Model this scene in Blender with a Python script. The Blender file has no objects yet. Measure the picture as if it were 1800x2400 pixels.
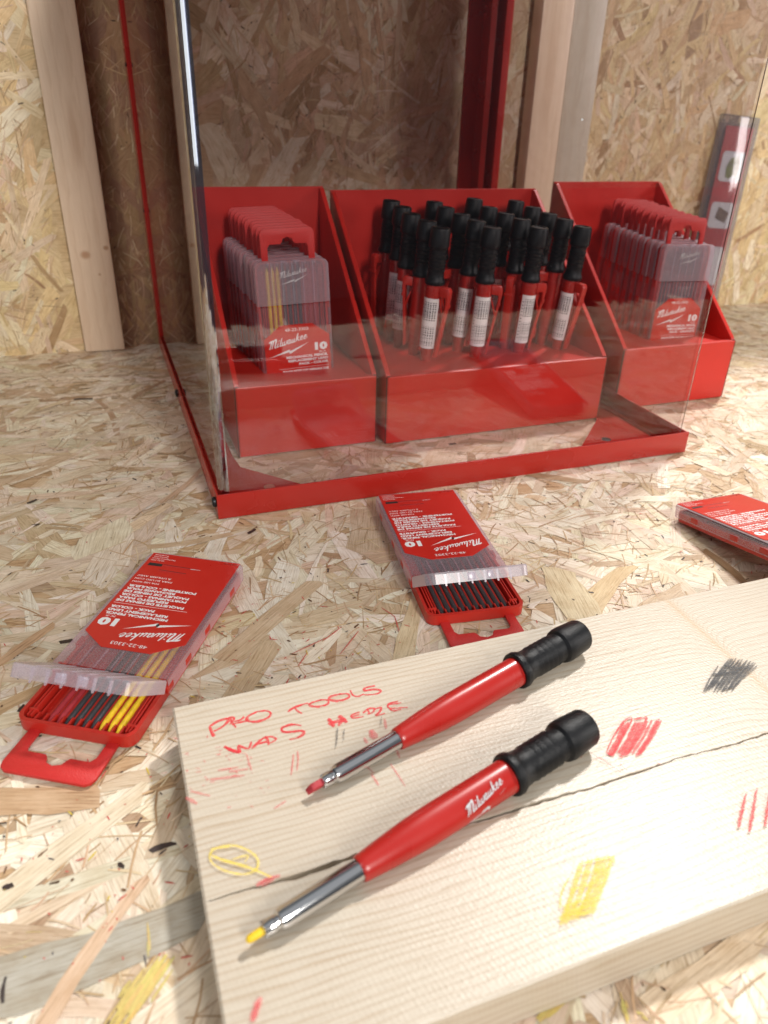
import bpy, bmesh, math, random
from mathutils import Matrix, Vector
SC = bpy.context.scene
COL = SC.collection
rnd = random.Random(7)
K = 0.001          # everything below is written in millimetres

# ---------------------------------------------------------------- camera
CR = ((0.93926219, -0.34222513, 0.02585554), (-0.14317698, -0.45919714, -0.87672022), (0.31190848, 0.81976823, -0.48030527))
F_PX = 1738.24
cam_d = bpy.data.cameras.new('camera')
cam = bpy.data.objects.new('camera', cam_d); COL.objects.link(cam)
r, d, f = (Vector(v) for v in CR)
m = Matrix((r, -d, -f)).transposed().to_4x4()
m.translation = Vector((0, 0, 0.270))
cam.matrix_world = m
cam_d.sensor_fit = 'VERTICAL'; cam_d.sensor_height = 36.0
cam_d.lens = F_PX / 2400 * 36.0
cam_d.clip_start = 0.01; cam_d.clip_end = 50
cam_d.dof.use_dof = True; cam_d.dof.focus_distance = 0.455; cam_d.dof.aperture_fstop = 10.0
SC.camera = cam

# ---------------------------------------------------------------- light
W = bpy.data.worlds.new('World'); SC.world = W; W.use_nodes = True
W.node_tree.nodes['Background'].inputs[0].default_value = (0.86, 0.93, 1.0, 1)
W.node_tree.nodes['Background'].inputs[1].default_value = 1.0
_g = W.node_tree.nodes.new('ShaderNodeTexCoord'); _s = W.node_tree.nodes.new('ShaderNodeSeparateXYZ'); _r = W.node_tree.nodes.new('ShaderNodeValToRGB')
W.node_tree.links.new(_g.outputs['Generated'], _s.inputs[0]); W.node_tree.links.new(_s.outputs[2], _r.inputs[0]); W.node_tree.links.new(_r.outputs[0], W.node_tree.nodes['Background'].inputs[0])
_r.color_ramp.elements[0].position = 0.0; _r.color_ramp.elements[0].color = (0.05, 0.052, 0.058, 1)
_r.color_ramp.elements[1].position = 0.5; _r.color_ramp.elements[1].color = (0.17, 0.18, 0.19, 1)
def area(name, loc, target, size, power, colr, size_y=None):
    l = bpy.data.lights.new(name, 'AREA'); l.energy = power; l.color = colr
    l.size = size
    if size_y: l.shape = 'RECTANGLE'; l.size_y = size_y
    o = bpy.data.objects.new(name, l); COL.objects.link(o)
    o.location = loc
    o.rotation_euler = (Vector(target) - Vector(loc)).to_track_quat('-Z', 'Y').to_euler()
    return o
area('ceiling_lamp', (2.75, 2.15, 4.2), (0.15, 0.3, 0), 0.42, 275, (1.0, 0.97, 0.93))
area('ceiling_lamp', (0.5, -2.4, 1.8), (0.2, 0.6, 0.1), 0.36, 76, (1.0, 0.96, 0.91), 1.1)
area('ceiling_lamp', (-1.5, -0.5, 2.4), (0.1, 0.6, 0.1), 0.30, 9, (0.93, 0.96, 1.0), 1.0)
area('hall_lights', (0.0, -1.2, 3.4), (0.0, -1.2, 0), 5.0, 18, (0.96, 0.98, 1.0), 4.0)
area('added_side_light', (-2.6, -2.2, 0.62), (0.1, 0.55, 0.3), 1.7, 17, (0.90, 0.95, 1.0), 1.3)  # added unseen panel that puts the bright streak on the acrylic bend
area('added_side_light', (3.3, -0.9, 0.95), (0.4, 0.8, 0.2), 0.5, 40, (1.0, 0.96, 0.92), 1.0)  # added unseen light to brighten the right rear post
SC.view_settings.view_transform = 'Standard'; SC.view_settings.look = 'None'
SC.view_settings.exposure = 0.0; SC.view_settings.gamma = 1.0
SC.view_settings.use_curve_mapping = False
SC.cycles.use_denoising = True; SC.cycles.sample_clamp_indirect = 6.0
SC.cycles.max_bounces = 12; SC.cycles.transparent_max_bounces = 40
SC.cycles.glossy_bounces = 5; SC.cycles.caustics_reflective = False; SC.cycles.caustics_refractive = False

# ---------------------------------------------------------------- helpers
def at(px, py, z=None, y=None):
    """the point (mm) where the ray of photo pixel px,py (1800x2400) meets height z or depth y"""
    q = ((px - 900) / F_PX, (py - 1200) / F_PX, 1.0)
    w = [sum(CR[i][k] * q[i] for i in range(3)) for k in range(3)]
    t = (z - 270.0) / w[2] if z is not None else y / w[1]
    return (w[0] * t, w[1] * t, 270.0 + w[2] * t)

class MB:
    def __init__(s): s.v = []; s.f = []; s.mi = []
    def add(s, vs, fs, mi=0):
        b = len(s.v); s.v += [tuple(p) for p in vs]
        s.f += [tuple(b + i for i in q) for q in fs]; s.mi += [mi] * len(fs)
    def box(s, x0, x1, y0, y1, z0, z1, bev=0, mi=0):
        bm = bmesh.new(); bmesh.ops.create_cube(bm, size=1)
        for v in bm.verts:
            v.co = ((x0 + x1) / 2 + v.co.x * (x1 - x0), (y0 + y1) / 2 + v.co.y * (y1 - y0), (z0 + z1) / 2 + v.co.z * (z1 - z0))
        if bev: bmesh.ops.bevel(bm, geom=bm.edges[:], offset=bev, segments=2, affect='EDGES', profile=0.5)
        s.bm(bm, mi)
    def bm(s, bm, mi=0, M=None):
        bm.verts.index_update()
        vs = [(M @ v.co if M else v.co.copy()) for v in bm.verts]
        s.add(vs, [[v.index for v in f.verts] for f in bm.faces], mi); bm.free()
    def prism(s, pts, z0, z1, axis='z', bev=0, mi=0):
        """closed outline extruded along an axis: 'z' (x,y), 'x' (y,z), 'y' (x,z)"""
        bm = bmesh.new()
        def P(a, b, h): return {'z': (a, b, h), 'x': (h, a, b), 'y': (a, h, b)}[axis]
        lo = [bm.verts.new(P(a, b, z0)) for a, b in pts]; hi = [bm.verts.new(P(a, b, z1)) for a, b in pts]
        n = len(pts); bm.faces.new(lo[::-1]); bm.faces.new(hi)
        for i in range(n): bm.faces.new((lo[i], lo[(i + 1) % n], hi[(i + 1) % n], hi[i]))
        bmesh.ops.recalc_face_normals(bm, faces=bm.faces[:])
        if bev: bmesh.ops.bevel(bm, geom=bm.edges[:], offset=bev, segments=2, affect='EDGES', profile=0.5)
        s.bm(bm, mi)
    def revolve(s, prof, n=32, mi=0, c=(0, 0, 0), squash=None):
        """profile (s, r) turned about the X axis"""
        vs = []; fs = []
        for (a, rr) in prof:
            for k in range(n):
                t = 2 * math.pi * k / n
                yy, zz = rr * math.cos(t), rr * math.sin(t)
                if squash: yy, zz = squash(a, yy, zz)
                vs.append((c[0] + a, c[1] + yy, c[2] + zz))
        for i in range(len(prof) - 1):
            for k in range(n):
                k2 = (k + 1) % n
                fs.append((i * n + k, (i + 1) * n + k, (i + 1) * n + k2, i * n + k2))
        fs.append(tuple(range(n))[::-1]) if prof[0][1] > 0 else None
        fs.append(tuple((len(prof) - 1) * n + k for k in range(n)))
        fs = [tuple(reversed(q)) for q in fs if q]
        s.add(vs, fs, mi)
    def sweep(s, path, w0, w1, z0, z1, mis=None):
        """open path in xy, wall of thickness w0..w1 (offset to its left), height z0..z1"""
        n = len(path); L = []; Rr = []
        for i, p in enumerate(path):
            a = Vector(path[max(i - 1, 0)]); b = Vector(path[min(i + 1, n - 1)])
            t = (b - a).normalized(); nn = Vector((-t.y, t.x)); p = Vector(p)
            L.append(p + nn * w0); Rr.append(p + nn * w1)
        for i in range(n - 1):
            mi = mis[i] if mis else 0
            a, b, c, d2 = L[i], L[i + 1], Rr[i + 1], Rr[i]
            s.add([(a.x, a.y, z0), (b.x, b.y, z0), (b.x, b.y, z1), (a.x, a.y, z1)], [(0, 1, 2, 3)], mi)
            s.add([(d2.x, d2.y, z0), (c.x, c.y, z0), (c.x, c.y, z1), (d2.x, d2.y, z1)], [(3, 2, 1, 0)], mi)
            for z in (z0, z1):
                s.add([(a.x, a.y, z), (b.x, b.y, z), (c.x, c.y, z), (d2.x, d2.y, z)], [(0, 1, 2, 3)], mi)
    def build(s, name, mats, parent=None, smooth=0, M=None):
        me = bpy.data.meshes.new(name)
        vv = [(M @ Vector(p) if M else Vector(p)) * K for p in s.v]
        me.from_pydata(vv, [], s.f)
        if not isinstance(mats, (list, tuple)): mats = [mats]
        for m_ in mats: me.materials.append(m_)
        me.polygons.foreach_set('material_index', s.mi)
        if smooth:
            me.polygons.foreach_set('use_smooth', [True] * len(me.polygons)); me.set_sharp_from_angle(angle=math.radians(smooth))
        me.update()
        o = bpy.data.objects.new(name, me); COL.objects.link(o)
        if parent: o.parent = parent
        return o
def tag(o, label=None, cat=None, group=None, kind=None):
    if label: o['label'] = label
    if cat: o['category'] = cat
    if group: o['group'] = group
    if kind: o['kind'] = kind
    return o
def thing(name, label, cat, M=None, group=None):
    o = bpy.data.objects.new(name, None); COL.objects.link(o); o.empty_display_size = 0.01
    if M is not None: o.matrix_world = M
    return tag(o, label, cat, group)
def copy_tree(o, parent=None):
    c = o.copy(); COL.objects.link(c)
    if parent: c.parent = parent
    for ch in [q for q in bpy.data.objects if q.parent == o]: copy_tree(ch, c)
    return c
def frame(loc, xd, zd):
    """matrix with local x along xd and local z near zd, loc in mm"""
    x = Vector(xd).normalized(); z = Vector(zd); y = z.cross(x).normalized(); z = x.cross(y)
    M = Matrix((x, y, z)).transposed().to_4x4(); M.translation = Vector(loc) * K
    return M
def rrect(x0, x1, y0, y1, rad, n=5, corners=(1, 1, 1, 1)):
    """rounded rectangle, corners order: x0y0, x1y0, x1y1, x0y1"""
    out = []
    for i, (cx, cy, a0) in enumerate(((x0, y0, 180), (x1, y0, 270), (x1, y1, 0), (x0, y1, 90))):
        if not corners[i]: out.append((cx, cy)); continue
        ox = cx + (rad if cx == x0 else -rad); oy = cy + (rad if cy == y0 else -rad)
        for k in range(n + 1):
            a = math.radians(a0 + 90 * k / n); out.append((ox + rad * math.cos(a), oy + rad * math.sin(a)))
    return out

# ---------------------------------------------------------------- materials
def new_mat(name):
    m_ = bpy.data.materials.new(name); m_.use_nodes = True
    nt = m_.node_tree; return m_, nt, nt.nodes['Principled BSDF']
def N(nt, typ, **kw):
    n = nt.nodes.new(typ)
    for k, v in kw.items():
        if k.startswith('i_'):
            key = k[2:]; n.inputs[int(key) if key.isdigit() else key.replace('_', ' ')].default_value = v
        else: setattr(n, k, v)
    return n
def mth(nt, op, a, b=None, c=None):
    n = nt.nodes.new('ShaderNodeMath'); n.operation = op
    for i, q in enumerate((a, b, c)):
        if q is None: continue
        if isinstance(q, (int, float)): n.inputs[i].default_value = q
        else: nt.links.new(q, n.inputs[i])
    return n.outputs[0]
def mixc(nt, fac, a, b, mode='MIX'):
    n = nt.nodes.new('ShaderNodeMix'); n.data_type = 'RGBA'; n.blend_type = mode
    for idx, q in ((0, fac), (6, a), (7, b)):
        if isinstance(q, (int, float)): n.inputs[idx].default_value = q
        elif isinstance(q, tuple): n.inputs[idx].default_value = (*q, 1) if len(q) == 3 else q
        else: nt.links.new(q, n.inputs[idx])
    return n.outputs[2]
def ramp(nt, src, stops):
    n = nt.nodes.new('ShaderNodeValToRGB'); e = n.color_ramp.elements
    while len(e) < len(stops): e.new(0.5)
    for i, (p, c) in enumerate(stops): e[i].position = p; e[i].color = (c, c, c, 1) if isinstance(c, (int, float)) else (*c, 1)
    nt.links.new(src, n.inputs[0]); return n.outputs[0]
def plain(name, col, rough=0.4, metal=0.0, bump=0.0, bscale=900, spec=0.5, vary=0.0, vscale=40, coat=0):
    m_, nt, p = new_mat(name)
    p.inputs['Base Color'].default_value = (*col, 1); p.inputs['Roughness'].default_value = rough
    p.inputs['Metallic'].default_value = metal; p.inputs['Specular IOR Level'].default_value = spec
    p.inputs['Coat Weight'].default_value = coat; p.inputs['Coat Roughness'].default_value = 0.08
    tc = N(nt, 'ShaderNodeTexCoord')
    if vary:
        nz = N(nt, 'ShaderNodeTexNoise', i_Scale=vscale, i_Detail=5.0); nt.links.new(tc.outputs['Object'], nz.inputs['Vector'])
        v = ramp(nt, nz.outputs[0], ((0.3, 1 - vary), (0.7, 1.0)))
        nt.links.new(mixc(nt, 1.0, col, v, 'MULTIPLY'), p.inputs['Base Color'])
        rr = mth(nt, 'MULTIPLY_ADD', nz.outputs[0], 0.3, max(rough - 0.13, 0.02)); nt.links.new(rr, p.inputs['Roughness'])
    if bump:
        nb = N(nt, 'ShaderNodeTexNoise', i_Scale=bscale, i_Detail=3.0); nt.links.new(tc.outputs['Object'], nb.inputs['Vector'])
        b = N(nt, 'ShaderNodeBump', i_Strength=bump, i_Distance=0.0003); nt.links.new(nb.outputs[0], b.inputs['Height'])
        nt.links.new(b.outputs[0], p.inputs['Normal'])
    return m_
RED = (0.50, 0.022, 0.013)
M_RED = plain('red_plastic', RED, 0.33, bump=0.25, bscale=1500, vary=0.10)
M_HANG = plain('red_textured_plastic', (0.56, 0.025, 0.022), 0.42, bump=0.9, bscale=1300, vary=0.06)
M_PENRED = plain('glossy_red_plastic', (0.40, 0.014, 0.010), 0.27, vary=0.08, coat=0.12)
M_STEEL = plain('red_powder_coat', (0.40, 0.017, 0.011), 0.24, bump=0.35, bscale=2200, vary=0.12, vscale=12)
M_CARD = plain('red_cardboard', (0.60, 0.024, 0.016), 0.34, vary=0.14, vscale=18)
M_CARDEDGE = plain('dark_cardboard_edge', (0.09, 0.02, 0.015), 0.8)
M_LABEL = plain('red_label_paper', (0.58, 0.020, 0.012), 0.30, vary=0.04)
M_WHITE = plain('white_ink', (0.85, 0.84, 0.83), 0.5)
M_GREYINK = plain('grey_ink', (0.55, 0.55, 0.56), 0.4)
M_BLACKINK = plain('black_ink', (0.02, 0.02, 0.022), 0.5)
M_RUBBER = plain('black_rubber', (0.004, 0.0045, 0.006), 0.38, bump=0.5, bscale=2500, vary=0.25, vscale=60, spec=0.28)
M_CHROME = plain('polished_steel', (0.62, 0.62, 0.63), 0.12, metal=1.0)
M_GRAPH = plain('graphite_lead', (0.055, 0.057, 0.062), 0.34, metal=0.35, bump=0.6, bscale=900)
M_REDLEAD = plain('red_lead', (0.42, 0.03, 0.04), 0.55, bump=0.8, bscale=700, vary=0.25, vscale=300)
M_YELLEAD = plain('yellow_lead', (0.90, 0.60, 0.02), 0.5, bump=0.8, bscale=700, vary=0.25, vscale=300)
M_BOLT = plain('dark_bolt', (0.02, 0.02, 0.022), 0.35, metal=0.5)
M_ZINC = plain('zinc_screw', (0.55, 0.48, 0.38), 0.35, metal=0.9)
M_FLOOR = plain('grey_carpet', (0.045, 0.045, 0.05), 0.9, vary=0.3)

def sheet(name, tint, f0, rough, body=0.0, bodycol=(0.8, 0.8, 0.85), streak=False):
    """clear or frosted plastic: straight-through light, a Fresnel reflection and a share of scattered body colour"""
    m_, nt, p = new_mat(name); nt.nodes.remove(p)
    out = nt.nodes['Material Output']
    tr = N(nt, 'ShaderNodeBsdfTransparent'); tr.inputs[0].default_value = (*tint, 1)
    gl = N(nt, 'ShaderNodeBsdfGlossy'); gl.inputs['Roughness'].default_value = rough
    lw = N(nt, 'ShaderNodeLayerWeight', i_Blend=0.5)
    p5 = mth(nt, 'POWER', lw.outputs['Facing'], 5.0); fr = mth(nt, 'MULTIPLY_ADD', p5, 1 - f0, f0)
    base = tr.outputs[0]
    if body:
        df = N(nt, 'ShaderNodeBsdfDiffuse'); df.inputs[0].default_value = (*bodycol, 1)
        tl = N(nt, 'ShaderNodeBsdfTranslucent'); tl.inputs[0].default_value = (*bodycol, 1)
        mx0 = N(nt, 'ShaderNodeMixShader', i_0=0.45); nt.links.new(df.outputs[0], mx0.inputs[1]); nt.links.new(tl.outputs[0], mx0.inputs[2])
        mx = N(nt, 'ShaderNodeMixShader', i_0=body)
        tc = N(nt, 'ShaderNodeTexCoord'); nz = N(nt, 'ShaderNodeTexNoise', i_Scale=2600.0, i_Detail=2.0)
        nt.links.new(tc.outputs['Object'], nz.inputs['Vector'])
        edge = mth(nt, 'MULTIPLY', mth(nt, 'POWER', lw.outputs['Facing'], 1.6), 0.55)
        k = mth(nt, 'ADD', mth(nt, 'MULTIPLY_ADD', nz.outputs[0], 0.5, body - 0.25), edge)
        cl = N(nt, 'ShaderNodeClamp'); nt.links.new(k, cl.inputs[0]); nt.links.new(cl.outputs[0], mx.inputs[0])
        nt.links.new(base, mx.inputs[1]); nt.links.new(mx0.outputs[0], mx.inputs[2]); base = mx.outputs[0]
    m2 = N(nt, 'ShaderNodeMixShader'); nt.links.new(fr, m2.inputs[0]); nt.links.new(base, m2.inputs[1]); nt.links.new(gl.outputs[0], m2.inputs[2])
    nt.links.new(m2.outputs[0], out.inputs[0])
    return m_
M_PANE = sheet('clear_acrylic', (0.93, 0.915, 0.92), 0.052, 0.0)
M_EDGE = sheet('acrylic_bend', (0.58, 0.62, 0.78), 0.40, 0.03)
M_EDGE2 = sheet('acrylic_edge', (0.35, 0.26, 0.22), 0.22, 0.06)
M_FROST = sheet('frosted_plastic', (0.95, 0.90, 0.93), 0.05, 0.25, 0.16, (0.92, 0.76, 0.84))
M_LID = sheet('frosted_lid_plastic', (0.92, 0.90, 0.94), 0.05, 0.25, 0.36, (0.88, 0.82, 0.90))
M_BLIST = sheet('clear_blister', (0.8, 0.8, 0.82), 0.06, 0.1, 0.18, (0.6, 0.6, 0.66))

def osb_mat(name):
    m_, nt, p = new_mat(name)
    ca = N(nt, 'ShaderNodeAttribute', attribute_name='tint'); uv = N(nt, 'ShaderNodeUVMap', uv_map='grain')
    mp = N(nt, 'ShaderNodeMapping'); mp.inputs['Scale'].default_value = (0.045, 0.85, 1); nt.links.new(uv.outputs[0], mp.inputs[0])
    n1 = N(nt, 'ShaderNodeTexNoise', i_Scale=1.0, i_Detail=6.0, i_Roughness=0.62); nt.links.new(mp.outputs[0], n1.inputs['Vector'])
    mp2 = N(nt, 'ShaderNodeMapping'); mp2.inputs['Scale'].default_value = (0.16, 3.6, 1); nt.links.new(uv.outputs[0], mp2.inputs[0])
    n2 = N(nt, 'ShaderNodeTexNoise', i_Scale=1.0, i_Detail=4.0); nt.links.new(mp2.outputs[0], n2.inputs['Vector'])
    mp3 = N(nt, 'ShaderNodeMapping'); mp3.inputs['Scale'].default_value = (0.07, 0.11, 1); nt.links.new(uv.outputs[0], mp3.inputs[0])
    n3 = N(nt, 'ShaderNodeTexNoise', i_Scale=1.0, i_Detail=3.0); nt.links.new(mp3.outputs[0], n3.inputs['Vector'])
    g = ramp(nt, n1.outputs[0], ((0.30, (0.60, 0.50, 0.40)), (0.46, (0.95, 0.92, 0.87)), (0.72, (1.12, 1.11, 1.09))))
    c = mixc(nt, 1.0, ca.outputs['Color'], g, 'MULTIPLY')
    g2 = ramp(nt, n2.outputs[0], ((0.3, (0.80, 0.73, 0.63)), (0.5, (1, 1, 1))))
    c = mixc(nt, 0.75, c, g2, 'MULTIPLY')
    g3 = ramp(nt, n3.outputs[0], ((0.35, (0.91, 0.86, 0.79)), (0.62, (1.05, 1.05, 1.05))))
    c = mixc(nt, 0.8, c, g3, 'MULTIPLY')
    tc = N(nt, 'ShaderNodeTexCoord')
    n4 = N(nt, 'ShaderNodeTexNoise', i_Scale=42.0, i_Detail=7.0, i_Roughness=0.7); nt.links.new(tc.outputs['Object'], n4.inputs['Vector'])
    c = mixc(nt, 0.8, c, ramp(nt, n4.outputs[0], ((0.30, (0.85, 0.78, 0.70)), (0.50, (1.0, 0.99, 0.98)), (0.72, (1.06, 1.07, 1.08)))), 'MULTIPLY')
    nt.links.new(c, p.inputs['Base Color']); p.inputs['Roughness'].default_value = 0.40
    p.inputs['Specular IOR Level'].default_value = 0.45
    b = N(nt, 'ShaderNodeBump', i_Strength=0.55, i_Distance=0.0005)
    h = mth(nt, 'ADD', n1.outputs[0], mth(nt, 'MULTIPLY', n2.outputs[0], 0.5)); nt.links.new(h, b.inputs['Height'])
    nt.links.new(b.outputs[0], p.inputs['Normal'])
    return m_
M_OSB = osb_mat('strand_board')

def wood_mat(name, top=True, dark=1.0, along='X', pitch=3.1, seed=0.0, lines=1.0, tone=(1, 1, 1), knots=()):
    """planed softwood; object coordinates in metres; growth lines run along one axis"""
    m_, nt, p = new_mat(name)
    tc = N(nt, 'ShaderNodeTexCoord'); sp = N(nt, 'ShaderNodeSeparateXYZ'); nt.links.new(tc.outputs['Object'], sp.inputs[0])
    X, Y, Z = (mth(nt, 'MULTIPLY', sp.outputs[i], 1000.0) for i in range(3))
    a, b_ = (X, mth(nt, 'ADD', Y, mth(nt, 'MULTIPLY', Z, 0.7))) if along == 'X' else (Z, X)
    cb = N(nt, 'ShaderNodeCombineXYZ'); nt.links.new(mth(nt, 'MULTIPLY', a, 0.0035), cb.inputs[0]); nt.links.new(mth(nt, 'MULTIPLY', b_, 0.018), cb.inputs[1]); cb.inputs[2].default_value = seed
    nw = N(nt, 'ShaderNodeTexNoise', i_Scale=1.0, i_Detail=3.0); nt.links.new(cb.outputs[0], nw.inputs['Vector'])
    cw = N(nt, 'ShaderNodeCombineXYZ'); nt.links.new(mth(nt, 'MULTIPLY', a, 0.02), cw.inputs[0]); nt.links.new(mth(nt, 'MULTIPLY', b_, 0.16), cw.inputs[1]); cw.inputs[2].default_value = seed + 1
    nw2 = N(nt, 'ShaderNodeTexNoise', i_Scale=1.0, i_Detail=3.0); nt.links.new(cw.outputs[0], nw2.inputs['Vector'])
    v = mth(nt, 'ADD', b_, mth(nt, 'ADD', mth(nt, 'MULTIPLY', nw.outputs[0], 26.0), mth(nt, 'MULTIPLY', nw2.outputs[0], pitch * 1.3)))
    knot = None
    if top:
        # the grain dips along a slanting line where a branch grew
        q0 = at(1555, 1400, z=22); q1 = at(1795, 1615, z=22)
        dx, dy = q1[0] - q0[0], q1[1] - q0[1]; L = math.hypot(dx, dy); nx, ny = -dy / L, dx / L
        dist = mth(nt, 'ADD', mth(nt, 'MULTIPLY', mth(nt, 'SUBTRACT', X, q0[0]), nx), mth(nt, 'MULTIPLY', mth(nt, 'SUBTRACT', Y, q0[1]), ny))
        ad = mth(nt, 'ABSOLUTE', dist)
        sgn = mth(nt, 'LESS_THAN', dist, 0.0)
        wdt = mth(nt, 'MULTIPLY_ADD', sgn, 5.5, 3.0)
        e = mth(nt, 'POWER', 2.718, mth(nt, 'MULTIPLY', mth(nt, 'DIVIDE', ad, wdt), -1.0))
        v = mth(nt, 'ADD', v, mth(nt, 'MULTIPLY', e, 11.0)); knot = mth(nt, 'POWER', 2.718, mth(nt, 'MULTIPLY', ad, -0.42))
    u = mth(nt, 'FRACT', mth(nt, 'DIVIDE', v, pitch))
    ring = ramp(nt, u, ((0.0, 0.06), (0.55, 0.10), (0.84, 0.80), (0.92, 1.0), (1.0, 0.06)))
    # fine fibres
    cf = N(nt, 'ShaderNodeCombineXYZ'); nt.links.new(mth(nt, 'MULTIPLY', a, 0.05), cf.inputs[0]); nt.links.new(mth(nt, 'MULTIPLY', b_, 1.7), cf.inputs[1]); cf.inputs[2].default_value = seed
    nf = N(nt, 'ShaderNodeTexNoise', i_Scale=1.0, i_Detail=5.0); nt.links.new(cf.outputs[0], nf.inputs['Vector'])
    cs = N(nt, 'ShaderNodeCombineXYZ'); nt.links.new(mth(nt, 'MULTIPLY', a, 0.012), cs.inputs[0]); nt.links.new(mth(nt, 'MULTIPLY', b_, 0.05), cs.inputs[1]); cs.inputs[2].default_value = seed + 3
    ns = N(nt, 'ShaderNodeTexNoise', i_Scale=1.0, i_Detail=3.0); nt.links.new(cs.outputs[0], ns.inputs['Vector'])
    strength = mth(nt, 'MULTIPLY', ring, mth(nt, 'MULTIPLY_ADD', ns.outputs[0], 1.2 * lines, 0.0))
    c = mixc(nt, strength, tuple(q * dark for q in (0.555, 0.495, 0.405)), tuple(q * dark for q in (0.41, 0.305, 0.20)))
    c = mixc(nt, 0.55, c, ramp(nt, nf.outputs[0], ((0.32, (0.86, 0.80, 0.74)), (0.6, (1.03, 1.02, 1.01)))), 'MULTIPLY')
    if knot is not None: c = mixc(nt, mth(nt, 'MULTIPLY', knot, 0.5), c, (0.50, 0.30, 0.13))
    for (kx, kz, rx, rz, depth) in knots:
        e1 = mth(nt, 'POWER', mth(nt, 'DIVIDE', mth(nt, 'SUBTRACT', b_, kx), rx), 2.0); e2 = mth(nt, 'POWER', mth(nt, 'DIVIDE', mth(nt, 'SUBTRACT', a, kz), rz), 2.0)
        kk = mth(nt, 'MULTIPLY', mth(nt, 'POWER', 2.718, mth(nt, 'MULTIPLY', mth(nt, 'POWER', mth(nt, 'ADD', e1, e2), 2.0), -1.0)), depth)
        c = mixc(nt, kk, c, (0.30, 0.17, 0.09))
    c = mixc(nt, 1.0, c, tuple(tone), 'MULTIPLY')
    nt.links.new(c, p.inputs['Base Color'])
    p.inputs['Roughness'].default_value = 0.35; p.inputs['Specular IOR Level'].default_value = 0.5
    # planer chatter: short glints across the grain
    cc = N(nt, 'ShaderNodeCombineXYZ'); nt.links.new(mth(nt, 'MULTIPLY', a, 0.55), cc.inputs[0]); nt.links.new(mth(nt, 'MULTIPLY', b_, 0.75), cc.inputs[1])
    nc = N(nt, 'ShaderNodeTexNoise', i_Scale=1.0, i_Detail=2.0); nt.links.new(cc.outputs[0], nc.inputs['Vector'])
    wv = mth(nt, 'SINE', mth(nt, 'MULTIPLY', mth(nt, 'ADD', a, mth(nt, 'MULTIPLY', b_, 0.25)), 3.3))
    h = mth(nt, 'ADD', mth(nt, 'MULTIPLY', nf.outputs[0], 0.7), mth(nt, 'ADD', mth(nt, 'MULTIPLY', nc.outputs[0], 0.9), mth(nt, 'ADD', mth(nt, 'MULTIPLY', wv, 0.07), mth(nt, 'MULTIPLY', ring, 0.12))))
    bp = N(nt, 'ShaderNodeBump', i_Strength=0.35, i_Distance=0.0004); nt.links.new(h, bp.inputs['Height']); nt.links.new(bp.outputs[0], p.inputs['Normal'])
    return m_
M_BOARD = wood_mat('planed_spruce')
M_STUD = wood_mat('stud_spruce', top=False, along='Z', pitch=11.0, seed=5.0, lines=0.45, tone=(1.38, 1.2, 1.08), knots=((-14, 112, 5.5, 4.5, .75), (9, 119, 3, 2.5, .8), (-6, 235, 4.5, 34, .35), (-2, 90, 1.6, 1.6, .6), (556, 300, 6, 60, .2)))
M_STUD2 = wood_mat('stud_spruce_pale', top=False, along='Z', pitch=14.0, seed=9.0, lines=0.4)

def crayon(name, col, cover):
    """waxy pencil marks: the wood grain shows through in broken lines"""
    m_, nt, p = new_mat(name); out = nt.nodes['Material Output']
    p.inputs['Base Color'].default_value = (*col, 1); p.inputs['Roughness'].default_value = 0.6
    tc = N(nt, 'ShaderNodeTexCoord'); mp = N(nt, 'ShaderNodeMapping'); mp.inputs['Scale'].default_value = (420, 3000, 1)
    nt.links.new(tc.outputs['Object'], mp.inputs[0])
    nz = N(nt, 'ShaderNodeTexNoise', i_Scale=1.0, i_Detail=4.0); nt.links.new(mp.outputs[0], nz.inputs['Vector'])
    k = ramp(nt, nz.outputs[0], ((0.33, 0.12), (0.60, cover)))
    tr = N(nt, 'ShaderNodeBsdfTransparent'); mx = N(nt, 'ShaderNodeMixShader')
    nt.links.new(k, mx.inputs[0]); nt.links.new(tr.outputs[0], mx.inputs[1]); nt.links.new(p.outputs[0], mx.inputs[2]); nt.links.new(mx.outputs[0], out.inputs[0])
    return m_
M_CRED = crayon('red_crayon', (0.78, 0.045, 0.055), 0.85)
M_CREDF = crayon('faint_red_crayon', (0.80, 0.10, 0.12), 0.45)
M_CYEL = crayon('yellow_crayon', (0.88, 0.68, 0.05), 0.62)
M_CYELF = crayon('faint_yellow_crayon', (0.88, 0.70, 0.10), 0.62)
M_CBLK = crayon('graphite_mark', (0.06, 0.06, 0.065), 0.95)

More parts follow.
